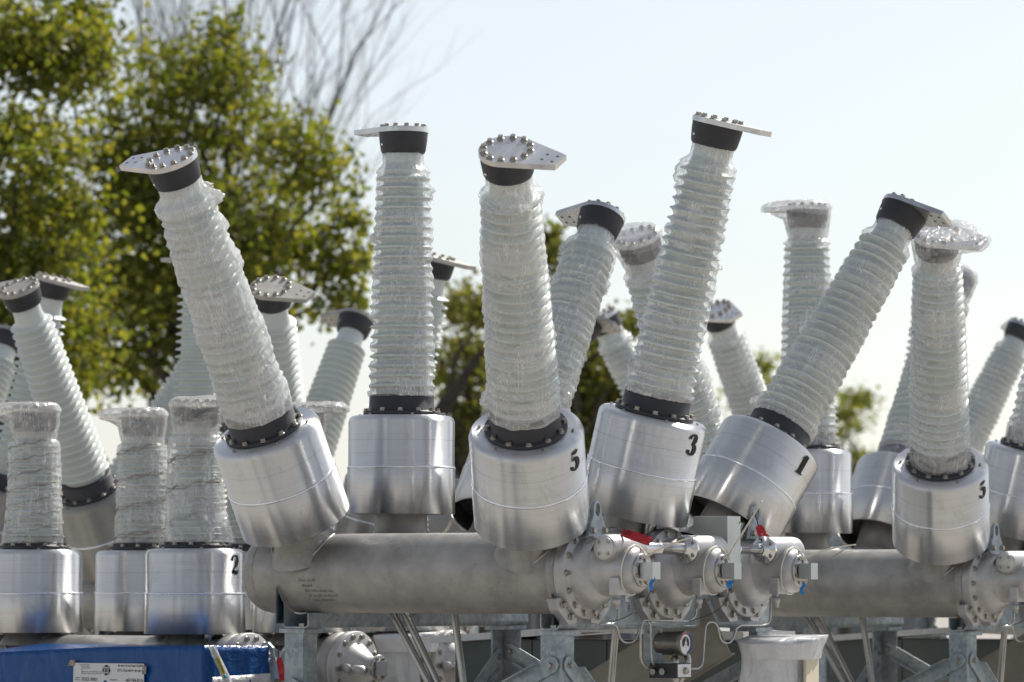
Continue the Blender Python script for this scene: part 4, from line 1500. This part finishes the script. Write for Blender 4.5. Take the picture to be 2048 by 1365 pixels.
# ------------------------------------------------------------------ the breakers
W1 = dict(sag=.011, lump=.0045)
main = breaker('nearest tall breaker in the centre, film-wrapped bushings over cans marked 5, 3 and 1', -.0161, 16.1533, .0278, .6069,
    {(-1, -1): dict(sag=.006, lump=.0065, m='film_milky', puffs=((3.7, 1.560, .030, .35), (3.5, 1.600, .022, .3), (3.7, 1.45, .014, .4), (3.8, 1.30, .010, .5), (.6, 1.58, .010, .4))),
     (0, -1): dict(sag=.013, lump=.0045, puffs=((3.7, 1.50, .020, .4), (.5, 1.32, .012, .5), (.6, 1.05, .006, .5))),
     (-1, 1): dict(sag=.008, lump=.0050, m='film', puffs=((3.5, .74, .02, .5), (.2, 1.58, .012, .5))),
     (0, 1): dict(sag=.014, lump=.0040, puffs=((3.4, 1.53, .014, .6), (3.1, .76, .014, .5))),
     (1, 1): dict(sag=.014, lump=.0030, m='film_clear', puffs=((3.6, .74, .030, .45), (3.7, 1.10, .008, .5))),
     (1, -1): dict(sag=.009, lump=.0050, puffs=((3.7, 1.42, .018, .4), (.6, 1.54, .016, .4)))},
    {}, {(-1, 1): '5', (0, 1): '3', (1, 1): '1'}, seed=1)
R2W = dict(sag=.011, lump=.0045, zbot=.062)
right2 = breaker('second tall breaker at the right edge, hooded wrapped bushings over a can marked 5', 1.789, 19.17, -.012, .6117,
    {(i_, j_): R2W for i_ in (-1, 0, 1) for j_ in (-1, 1)},
    {(-1, -1): 'film_clear', (0, -1): 'film', (-1, 1): 'film_clear', (1, -1): 'film'}, {(-1, 1): '5'}, seed=2)
left3 = breaker('tall breaker behind on the left with bare unwrapped grey-green bushings', -1.1825, 21.11, -.10, .5695, {}, {}, {}, old=True, detail=1, seed=3)
left4 = breaker('tall breaker cut off by the left edge, bare bushings, behind the short wrapped ones', -3.20, 22.3, -.12, .5695, {}, {}, {}, old=True, detail=1, seed=4)
right5 = breaker('farthest tall breaker at the right, turned more end-on, wrapped bushings small between the others', 2.0458, 24.817, .0477, 1.1667,
    {(-1, -1): dict(sag=.012, lump=.004), (-1, 1): dict(sag=.012, lump=.004, m='film_clear'), (1, -1): dict(sag=.012, lump=.004)}, {}, {}, detail=0, single_bolts=False, seed=5)

# ------------------------------------------------------------------ the short breaker in front on the left
def short_breaker():
    psi = .64
    a = Vector((math.cos(psi), -math.sin(psi), 0)); l = Vector((math.sin(psi), math.cos(psi), 0))
    F0 = at(390, HOR, 17.55); F0.z = 0           # foot of the right bushing on the front tank
    root = thing('circuit_breaker', 'short breaker at lower left with upright bagged bushings, one can marked 2', 'circuit breaker', tuple(F0), -psi)
    h = EYE - .372
    pitch, S2 = .70, .92
    wr = {(0, 1): dict(sag=.002, lump=.004, m='film_clear', off=.010, flare=.045), (0, -1): dict(sag=.003, lump=.004, m='film_clear', off=.008, flare=.02),
          (1, -1): dict(sag=.003, lump=.004, m='film_clear', off=.008), (1, 1): dict(sag=.003, lump=.004, m='film_clear', off=.008), (2, -1): None, (2, 1): dict(sag=.004, lump=.004, off=.006)}
    for k in range(3):
        y = k * pitch
        def tankm():
            r = .140
            prof = [(0, -1.18)] + [(r * math.sin(t), -1.08 - .10 * math.cos(t)) for t in [PI / 2 * i / 8 for i in range(1, 9)]] + [(r, .19), (.150, .20), (.152, .205), (.152, .262), (.10, .263)]
            return MB().lathe(prof, 64, ROTX).mesh('tank', M['tank'])
        tk = link('tank', cached('stank', tankm), root, T(0, y, h))
        def endm():
            mb = MB().lathe([(.10, .266), (.155, .266), (.156, .268), (.156, .305), (.154, .307), (.112, .308), (.104, .312), (.050, .385), (.046, .40), (.046, .425), (0, .426)], 56, ROTX)
            mb.tube([(.33, -.10, 0), (.33 + .03, -.13, 0)], .02, 12)
            mb.lathe([(.022, 0), (.024, .03), (.020, .075), (0, .08)], 20, T(.33, -.075, -.01) @ ROTX)
            return mb.mesh('end_housing', M['cast'])
        eh = link('end_housing', cached('sendh', endm), root, T(0, y, h))
        for j in range(14):
            an = 2 * PI * (j + .5) / 14
            link('flange_bolt', BOLT, eh, T(.308, .134 * math.sin(an), .134 * math.cos(an)) @ ROTX)
        def ecm():
            return MB().lathe([(0, .0065), (.055, .0065), (.057, .004), (.057, -.002), (.04, -.004)], 40, T(.427, 0, 0) @ ROTX).mesh('end_cover', M['steel'])
        link('end_cover', cached('secm', ecm), eh)
        for j in range(6):
            an = 2 * PI * (j + .5) / 6
            link('screw', SBOLT, eh, T(.4338, .046 * math.sin(an), .046 * math.cos(an)) @ ROTX)
        def brk():
            mb = MB()
            mb.box((.437, -.034, -.030), (.440, .030, .030))
            mb.box((.440, -.037, -.030), (.500, -.034, .030))
            mb.box((.500, -.037, -.034), (.503, .018, .034))
            return mb.mesh('sensor_bracket', M['enclosure'])
        link('sensor_bracket', cached('sbrk', brk), root, T(0, y, h))
        for s in (-1, 1):
            foot = Vector((0 if s > 0 else -S2, y, h))
            hd = 'film_dirty' if (k, s) in ((0, 1), (0, -1), (1, -1), (1, 1)) else None
            bushing(root, axis_matrix(foot, Vector((0, 0, 1)), Vector((s, 0, 0))), SHORT, 'short', wr.get((k, s)), hd, '2' if (k, s) == (0, 1) else None, True, True, 90 + k * 2 + s, (k, s) in ((0, -1), (1, -1), (0, 1)))
    # frame
    for xx in (-.95, .12):
        link('cross_beam', MB().box((xx, -.18, -.22), (xx + .09, 2 * pitch + .18, -.145), None, .006).mesh('cross_beam', M['galv']), root, T(0, 0, h))
        for yy in (-.12, 2 * pitch + .04):
            link('post', MB().box((xx + .003, yy, -h), (xx + .087, yy + .08, -.222)).mesh('post', M['galv']), root, T(0, 0, h))
    # tall angled lifting eye on the front flange
    link('lifting_eye', CACHE['eye'], root, T(-.40, .10, h - .10) @ R(rad(-20), 'X'))
    return root, h
sroot, sh = short_breaker()

# ------------------------------------------------------------------ blue wrapped crate with its shipping label
def crumpled_box(name, corners_top, zbot, m, parent, seed, amp=.012, taper=0.0, nu=26, nv=48, loc=(0, 0, 0)):
    """vertical sheet through the top points down to zbot, crumpled, closed by a lid"""
    vs, fs = [], []
    P = [Vector(c) for c in corners_top]
    n = len(P)
    CC = sum(P, Vector()) / n
    cols = []
    for i in range(n):
        a, b = P[i], P[(i + 1) % n]
        L = (b - a).length
        k = max(3, int(L / .012))
        for j in range(k):
            cols.append((a.lerp(b, j / k), (b - a).normalized().cross(Vector((0, 0, 1)))))
    nc = len(cols)
    for iv in range(nv + 1):
        v = iv / nv
        for p, nn in cols:
            q = p.copy(); q.z = p.z + (zbot - p.z) * v
            if taper:
                q.x += (CC.x - q.x) * taper * v ** .6; q.y += (CC.y - q.y) * taper * v ** .6
            e = amp * (mnoise.noise(Vector((q.x * 5 + seed, q.y * 5, q.z * 3))) + .5 * mnoise.noise(Vector((q.x * 14, q.y * 14 + seed, q.z * 9 + q.x * 9))))
            fold = 1 - abs(mnoise.noise(Vector((q.x * 11 + seed + q.z * 4, q.y * 11, q.z * 2.5)))) * 3
            e += amp * .55 * max(0, fold)
            e *= min(1, v * 5 + .3)
            vs.append(tuple(q + nn * e))
    for iv in range(nv):
        for k in range(nc):
            k2 = (k + 1) % nc
            fs.append((iv * nc + k, iv * nc + k2, (iv + 1) * nc + k2, (iv + 1) * nc + k))
    c = sum((p for p in P), Vector()) / n
    ci = len(vs); vs.append(tuple(c + Vector((0, 0, .004))))
    for k in range(nc):
        fs.append((ci, (k + 1) % nc, k))
    mb = MB().add(vs, fs, True)
    mb.v = [(x - loc[0], y - loc[1], z - loc[2]) for x, y, z in mb.v]
    return mb.mesh(name, m)

def blue_crate():
    psi = .62
    c = at(406, 1291, 16.75)                 # near right corner
    a = Vector((math.cos(psi), -math.sin(psi), 0)); l = Vector((math.sin(psi), math.cos(psi), 0))
    base = Vector((c.x, c.y, 0))
    t = thing('wrapped_crate', 'crate wrapped in shiny blue tarpaulin with a white shipping label, lower left', 'crate', tuple(base), -psi)
    ztop = c.z
    crn = [(0, 0, ztop), (.0, .42, ztop - .008), (-1.25, .42, ztop - .01), (-1.25, 0, ztop - .045), (-.5, -.006, ztop - .012)]
    me = crumpled_box('tarpaulin', crn, .35, M['tarp'], None, 4, .010)
    link('tarpaulin', me, t)
    # white plastic skirt below the tarp on the right face
    sk = crumpled_box('plastic_skirt', [(.006, .05, ztop - .128), (.008, .43, ztop - .118), (-.1, .43, ztop - .15), (-.1, .05, ztop - .15)], .3, M['whitewrap'], None, 9, .006)
    link('plastic_skirt', sk, t)
    link('pallet', MB().box((-1.22, .03, 0), (-.03, .39, .36)).mesh('pallet', M['cream']), t)
    # folded edge along the top
    # label on the front face
    def fp(px, py, y=-.014):
        """point of the front face plane y=const under a photo pixel, in crate coordinates"""
        d = ray(px, py); C = c - Vector((0, 0, EYE))
        n = l
        tt = (y + C.dot(n)) / d.dot(n)
        P = d * tt - C
        return Vector((P.dot(a), y, P.z + ztop))
    p0, p1 = fp(147, 1326), fp(289, 1328)
    Wd = (p1 - p0).length
    zT = (p0.z + p1.z) / 2
    zb = zT - .16
    Y0 = -.016
    ang = math.atan2(p1.z - p0.z, p1.x - p0.x)
    LM = T(p0.x, Y0, p0.z) @ R(-ang, 'Y') @ R(PI / 2, 'X')       # label space: x right, y up, z out
    lab = MB().prism([(0, -.16), (Wd, -.16), (Wd, 0), (.004, 0)], 0, .0015, LM)
    lo = link('shipping_label', lab.mesh('shipping_label', M['white']), t)
    def put(txt, x, y, size, sq=1.0, al='LEFT', bold=.0):
        me = text_mesh(txt, size, sq, 'black', al, bold)
        link('label_text', me, lo, LM @ T(x * Wd, y, .0021))
    S_ = Wd / 142.0                             # one photo pixel on the label
    put('Breaker Dead Tank 72,5KV', .985, -4.8 * S_, 4.6 * S_, .95, 'RIGHT', .0004)
    put('DT1-72.5-40-F1 Breaker', .985, -12.3 * S_, 5.0 * S_, 1.0, 'RIGHT', .0004)
    put('70323 /0001', .12, -27 * S_, 7.2 * S_, .92, 'LEFT', .0003)
    put('469184-B1A', .99, -27.5 * S_, 7.2 * S_, .95, 'RIGHT', .0003)
    put('469184', .99, -36.5 * S_, 7.2 * S_, .95, 'RIGHT', .0003)
    put('Customer', .105, -23.2 * S_, 2.5 * S_, 1, 'RIGHT', .0002)
    put('Reference', .105, -26.4 * S_, 2.5 * S_, 1, 'RIGHT', .0002)
    put('Packing slip #', .63, -25.6 * S_, 2.6 * S_, 1, 'RIGHT', .0002)
    put('GE Project', .63, -34.6 * S_, 2.6 * S_, 1, 'RIGHT', .0002)
    put('HVCB1002 / HVCB1003 / HVCB1004', .115, -34.6 * S_, 3.2 * S_, 1, 'LEFT', .0002)
    put('Customer Item', .105, -32.4 * S_, 2.4 * S_, 1, 'RIGHT', .0002)
    for i_, (x_, ws) in enumerate(((.10, (2, 2, 6, 3)), (.12, (3, 3, 6)), (.12, (6, 2, 5)), (.12, (3,)), (.12, (6, 4, 6, 4, 6, 7)), (.12, (9, 6, 6, 6, 3)))):
        fo = link('fine_print', print_lines(ws, 2.0 * S_), lo, LM @ T(x_ * Wd, (-3.0 - 2.75 * i_) * S_, .0021))
        fo['kind'] = 'stuff'
    # round monogram
    cx, cy, rr_ = .475 * Wd, -10.5 * S_, 8.0 * S_
    mb = MB(); mb.lathe([(rr_, .0017), (rr_, .0021), (0, .0022)], 40, LM @ T(cx, cy, 0))
    link('round_logo', mb.mesh('round_logo', M['black']), lo)
    mb = MB()
    def arc(x, y, r, a0, a1, wd):
        vs, fs = [], []
        for i in range(15):
            an = a0 + (a1 - a0) * i / 14
            for q in (r - wd, r + wd):
                vs.append((x + q * math.cos(an), y + q * math.sin(an), .0028))
        for i in range(14):
            fs.append((2 * i, 2 * i + 1, 2 * i + 3, 2 * i + 2))
        mb.add(vs, fs, False, LM @ T(cx, cy, 0))
    for k in range(4):
        an = PI / 4 + k * PI / 2
        arc(rr_ * .42 * math.cos(an), rr_ * .42 * math.sin(an), rr_ * .24, an - 2.4, an + 2.4, rr_ * .07)
        arc(0, 0, rr_ * .86, an - .55, an + .35, rr_ * .05)
    arc(0, 0, rr_ * .10, 0, PI, rr_ * .05)
    link('logo_curls', mb.mesh('logo_curls', M['white']), lo)
    # brown tape tabs at the label's corners
    for pl_, mt_ in (([(-.03, -.012), (.012, -.012), (.014, .012), (-.012, .012)], LM), ([(-.008, -.03), (.012, -.03), (.014, .004), (-.006, .004)], LM @ T(Wd, -.012, 0))):
        link('tape_tab', MB().prism(pl_, .002, .003, mt_).mesh('tape_tab', M['twine']), lo)
    # white strap over the corner with a yellow sticker, on the right face (plane x = const)
    def rp(px, py, x=.014):
        d = ray(px, py); C = c - Vector((0, 0, EYE))
        tt = (x + C.dot(a)) / d.dot(a)
        P = d * tt - C
        return Vector((x, P.dot(l), P.z + ztop))
    q0, q1, q2, q3 = rp(413, 1293), rp(427, 1292), rp(463, 1368), rp(448, 1372)
    off = Vector((.003, 0, 0))
    mb = MB()
    n = 12
    vs, fs = [], []
    for i in range(n + 1):
        u = i / n
        A, B = q0.lerp(q3, u), q1.lerp(q2, u)
        for j in range(4):
            w_ = j / 3
            p = A.lerp(B, w_)
            p.x += .010 + .006 * math.sin(w_ * PI) + .004 * mnoise.noise(Vector((u * 6, w_ * 3, 0)))
            vs.append(p)
    for i in range(n):
        for j in range(3):
            fs.append((i * 4 + j, i * 4 + j + 1, (i + 1) * 4 + j + 1, (i + 1) * 4 + j))
    mb.add(vs, fs, True)
    mb.add([Vector(v) - Vector((.003, 0, 0)) for v in vs], [tuple(reversed(f)) for f in fs], True)
    so_ = link('white_strap', mb.mesh('white_strap', M['whitewrap']), t)
    s0, s1 = rp(434, 1316, .034), rp(448, 1348, .034)
    d = (s1 - s0); L = d.length; d.normalize()
    nx = Vector((1, 0, 0)); sd_ = nx.cross(d)
    SM = Matrix(((d.x, sd_.x, nx.x, s0.x), (d.y, sd_.y, nx.y, s0.y), (d.z, sd_.z, nx.z, s0.z), (0, 0, 0, 1)))
    mb = MB().prism([(0, -.009), (L, -.009), (L, .009), (0, .009)], 0, .001, SM)
    link('yellow_sticker', mb.mesh('yellow_sticker', M['yellow']), so_)
    link('sticker_text', text_mesh('HVIC B1004A', .0125, .95, 'black', 'LEFT', .0003), so_, SM @ T(.004, -.0042, .0015))
    mb = MB().lathe([(.0085, .0), (.0085, .001), (0, .0012)], 20, SM @ T(L + .012, .0, 0))
    link('blue_dot_sticker', mb.mesh('blue_dot_sticker', M['cyan']), so_)
    return t
blue_crate()

# lifting bracket, sensor box with the red and white tag right of the crate
def right_of_crate():
    c = at(545, 1340, 17.1)
    psi = .62
    t = thing('lifting_bracket', 'galvanised bracket with a round lifting hole right of the blue crate', 'bracket', (c.x, c.y, 0), -psi)
    mt = T(-.03, 0, c.z - .0) @ R(PI / 2, 'X')
    bm = bmesh.new()
    poly = [(-.045, -.10), (.035, -.11), (.045, .05), (.040, .090), (.015, .112), (-.012, .108), (-.065, .045), (-.062, .02)]
    hole = [(.014 + .014 * math.cos(2 * PI * i / 20), .055 + .030 * math.sin(2 * PI * i / 20)) for i in range(20)]
    rings = []
    for z in (0, .012):
        o_ = [bm.verts.new((p[0], p[1], z)) for p in poly]; i_ = [bm.verts.new((p[0], p[1], z)) for p in hole]
        es = [bm.edges.new((r_[k], r_[(k + 1) % len(r_)])) for r_ in (o_, i_) for k in range(len(r_))]
        bmesh.ops.triangle_fill(bm, edges=es, use_beauty=True)
        rings.append((o_, i_))
    for q in (0, 1):
        A, B = rings[0][q], rings[1][q]
        for k in range(len(A)):
            bm.faces.new((A[k], A[(k + 1) % len(A)], B[(k + 1) % len(A)], B[k]))
    bmesh.ops.recalc_face_normals(bm, faces=bm.faces[:])
    bm.verts.index_update()
    mb = MB().add([v.co for v in bm.verts], [[v.index for v in f.verts] for f in bm.faces], False, mt @ R(0, 'Z'))
    bm.free()
    link('eye_plate', mb.mesh('eye_plate', M['galv']), t)
    for x, z in ((-.04, .02), (-.045, -.06), (-.0, -.085)):
        link('bolt', BOLT, t, T(-.03 + x, -.012, c.z + z) @ R(PI / 2, 'X'))
    bx = MB().box((-.085, -.07, c.z - .175), (.0, -.015, c.z - .11), None, .003)
    bx.box((-.095, -.075, c.z - .108), (.01, -.012, c.z - .104))
    link('sensor_box', bx.mesh('sensor_box', M['enclosure']), t)
    link('post', MB().box((-.05, .0, 0), (-.01, .03, c.z - .10)).mesh('post', M['galv']), t)
right_of_crate()

def tag_mesh(w, h_, seed, m, curl=.012):
    vs, fs = [], []
    nx, ny = 14, 8
    for i in range(nx + 1):
        for j in range(ny + 1):
            u, v = i / nx, j / ny
            z = curl * math.sin(u * 5 + seed) * (.3 + .7 * u) + .006 * mnoise.noise(Vector((u * 4 + seed, v * 4, 0)))
            cut = .25 * (1 - u * 4) if u < .25 else 0
            vs.append(((u) * w, (v - .5) * h_ * (1 - cut), z))
    for i in range(nx):
        for j in range(ny):
            a_ = i * (ny + 1) + j
            fs.append((a_, a_ + ny + 1, a_ + ny + 2, a_ + 1))
    mb = MB().add(vs, fs, True)
    mb.add([(x, y, z - .0012) for x, y, z in vs], [tuple(reversed(f)) for f in fs], True)
    return mb.mesh('tag_sheet', M[m])

def tag_thing(label, p0, p1, wid, txt=None, seed=1, m='redtag'):
    """plastic tag hanging between two points, facing the camera"""
    d = (p1 - p0); L = d.length; d.normalize()
    n = Vector((0, -1, .25)); n = (n - d * n.dot(d)).normalized(); s = n.cross(d)
    t = thing('plastic_tag', label, 'tag', tuple(p0))
    mt = Matrix(((d.x, s.x, n.x, 0), (d.y, s.y, n.y, 0), (d.z, s.z, n.z, 0), (0, 0, 0, 1)))
    link('tag_sheet', tag_mesh(L, wid, seed, m), t, mt)
    if txt:
        link('tag_text', text_mesh(txt, wid * .62, 1.0, 'black', 'LEFT', .0006), t, mt @ T(L * .14, -wid * .22, .019))
    cord = MB().tube([(0, 0, 0), tuple(-d * .02 + Vector((0, -.004, .012))), tuple(-d * .045 + Vector((0, .0, .012))), tuple(-d * .06 + Vector((0, .01, .004)))], .0022, 6)
    link('cord', cord.mesh('cord', M['dark']), t)
tag_thing('crumpled red tag reading LIFT tied to the lifting eye on the nearest tank flange', at(1244, 1066, 15.16), at(1302, 1082, 15.08), .034, 'LIFT', 1)
tag_thing('crumpled red tag hanging from the lifting eye beside the grey enclosure', at(1517, 1052, 16.08), at(1536, 1088, 16.02), .034, None, 3)
tag_thing('red and white tag drooping by the bracket right of the blue crate', at(558, 1316, 16.95), at(566, 1362, 16.95), .026, None, 5)

def local_pt(x, y, z, root):
    return root.matrix_basis @ Vector((x, y, z))
bpy.context.view_layer.update()
def cable_tie(label, k, tip, root, seed):
    """nylon tie round the nose of a housing with its long tail sticking out"""
    rng = random.Random(seed)
    c = Vector((XF + .195, k * PD, HZ))
    ring = []
    for i in range(41):
        a_ = 2 * PI * i / 40
        ring.append(Vector((c.x + .012 * math.cos(a_ * 1 + .6), c.y + .0900 * math.sin(a_), c.z + .010 + .0900 * math.cos(a_))))
    ring = [root.matrix_world @ p for p in ring]
    head = root.matrix_world @ Vector((c.x + .045, c.y + .012, c.z + .058))
    t = thing('cable_tie', label, 'cable tie', tuple(head))
    rel = lambda p: p - head
    mb = MB().tube([rel(p) for p in ring], .0032, 6)
    link('loop', mb.mesh('loop', M['tie']), t)
    top = root.matrix_world @ Vector((c.x + .01, c.y, c.z + .093))
    bot = root.matrix_world @ Vector((c.x + .055, c.y + .01, c.z + .01))
    mb = MB().tube(fillet([rel(top), Vector((-.012, 0, .03)), Vector((0, 0, 0)), rel(bot)], .02), .0036, 6)
    link('band', mb.mesh('band', M['tie']), t)
    link('tie_head', MB().box((-.009, -.008, -.007), (.009, .008, .007), None, .002).mesh('tie_head', M['tie']), t)
    tipv = rel(tip)
    mid = tipv * .5 + Vector((0, 0, .018 if seed != 2 else -.004))
    pts = []
    for i in range(13):
        u = i / 12
        pts.append(mid * 2 * u * (1 - u) + tipv * u * u)
    mb = MB().tube(pts, .003, 6, True, [.0042 - .0012 * i / 12 for i in range(13)])
    link('tail', mb.mesh('tail', M['tie']), t)
cable_tie('cream cable tie round the nearest housing, tail over the shiny shaft', -1, at(1397, 1072, 15.1), main, 1)
cable_tie('cream cable tie on the middle housing, long tail up across the enclosure', 0, at(1524, 1003, 15.4), main, 2)
cable_tie('cream cable tie on the rear housing, tail arching over the right tank', 1, at(1711, 1090, 15.95), main, 3)
def tape(label, px, py, Y, h_=.05, w_=.014):
    p = at(px, py, Y)
    t = thing('tape_strip', label, 'tape', tuple(p))
    mb = MB()
    vs, fs = [], []
    for i in range(7):
        u = i / 6
        for j in (0, 1):
            vs.append((w_ * (j - .5) + .010 * u * -1 + .004 * math.sin(u * 9), .004 * math.sin(u * 7 + j), -h_ * u))
    for i in range(6):
        fs.append((2 * i, 2 * i + 1, 2 * i + 3, 2 * i + 2))
    mb.add(vs, fs, True); mb.add([(x, y + .001, z) for x, y, z in vs], [tuple(reversed(f)) for f in fs], True)
    link('strip', mb.mesh('strip', M['bluetape']), t)
tape('blue tape hanging under the bracket of the nearest housing', 1306, 1154, 15.08)
tape('blue tape under the bracket of the middle housing', 1462, 1161, 15.52, .028, .022)
tape('blue tape under the bracket of the rear housing', 1607, 1166, 15.97, .045)

# stamped lettering on the nearest tank
def stamped():
    lines = [(5, 2, 2), (7,), (3, 4, 5, 3), (2, 5, 9), (4, 8)]
    o = None
    for i, s in enumerate(lines):
        me = print_lines(s, .0125, 'tank')
        # bend on the tank
        for v in me.vertices:
            x, y = v.co.x, v.co.y
            an = rad(-12) - (i * .021 - y) / .150
            v.co = (-.475 + i * .012 + x, -PD - .1512 * math.cos(an), .1512 * math.sin(an))
        me.materials.clear(); me.materials.append(M['steel'] if False else M['stamp'])
        link('stamped_text', me, main, T(0, 0, HZ))['kind'] = 'stuff'
M['stamp'] = surface('stamped_shadow', (.16, .155, .15), (.22, .21, .20), .4, (.5, .6), 20, 100, .05)
stamped()

# ------------------------------------------------------------------ white plastic-wrapped boxes
def wrapped_box(label, pxl, pxr, pytop, Y, depth, psi, seed, lid=.03):
    a = Vector((math.cos(psi), -math.sin(psi), 0)); l = Vector((math.sin(psi), math.cos(psi), 0))
    cl, crr = at(pxl, pytop, Y), at(pxr, pytop, Y)
    Wb = (crr.x - cl.x) / math.cos(psi)
    t = thing('wrapped_box', label, 'wrapped box', (crr.x, crr.y, 0), -psi)
    zt = crr.z
    c = [(-.03, 0, zt - .050), (-.03, depth, zt - .050), (-Wb, depth, zt - .050), (-Wb + .01, 0, zt - .050), (-Wb * .55, -.012, zt - .055)]
    link('wrapping', crumpled_box('wrapping', c, .3, M['whitewrap'], None, seed, .034, .06), t)
    c = [(-.01, -.045, zt - .012), (.045, -.02, zt + .004), (.03, depth + .02, zt + .016), (-Wb - .01, depth + .02, zt + .014), (-Wb - .005, -.02, zt - .004), (-Wb + .06, -.04, zt - .014)]
    link('lid_wrapping', crumpled_box('lid_wrapping', c, zt - .075, M['whitewrap'], None, seed + 1, .016, .16, nv=10), t)
    link('board', MB().box((-.012, .01, .25), (-.002, depth * .95, zt - .066)).mesh('board', M['cream']), t)
    link('stand', MB().box((-Wb + .03, .03, 0), (-.04, depth - .03, .31)).mesh('stand', M['cream']), t)
    return t
wrapped_box('box wrapped in glossy white plastic under the rear housing of the centre breaker', 1478, 1612, 1280, 15.95, .30, .25, 31)
wrapped_box('smaller white-wrapped box half hidden behind slanting conduits', 752, 850, 1270, 18.3, .3, .3, 41)
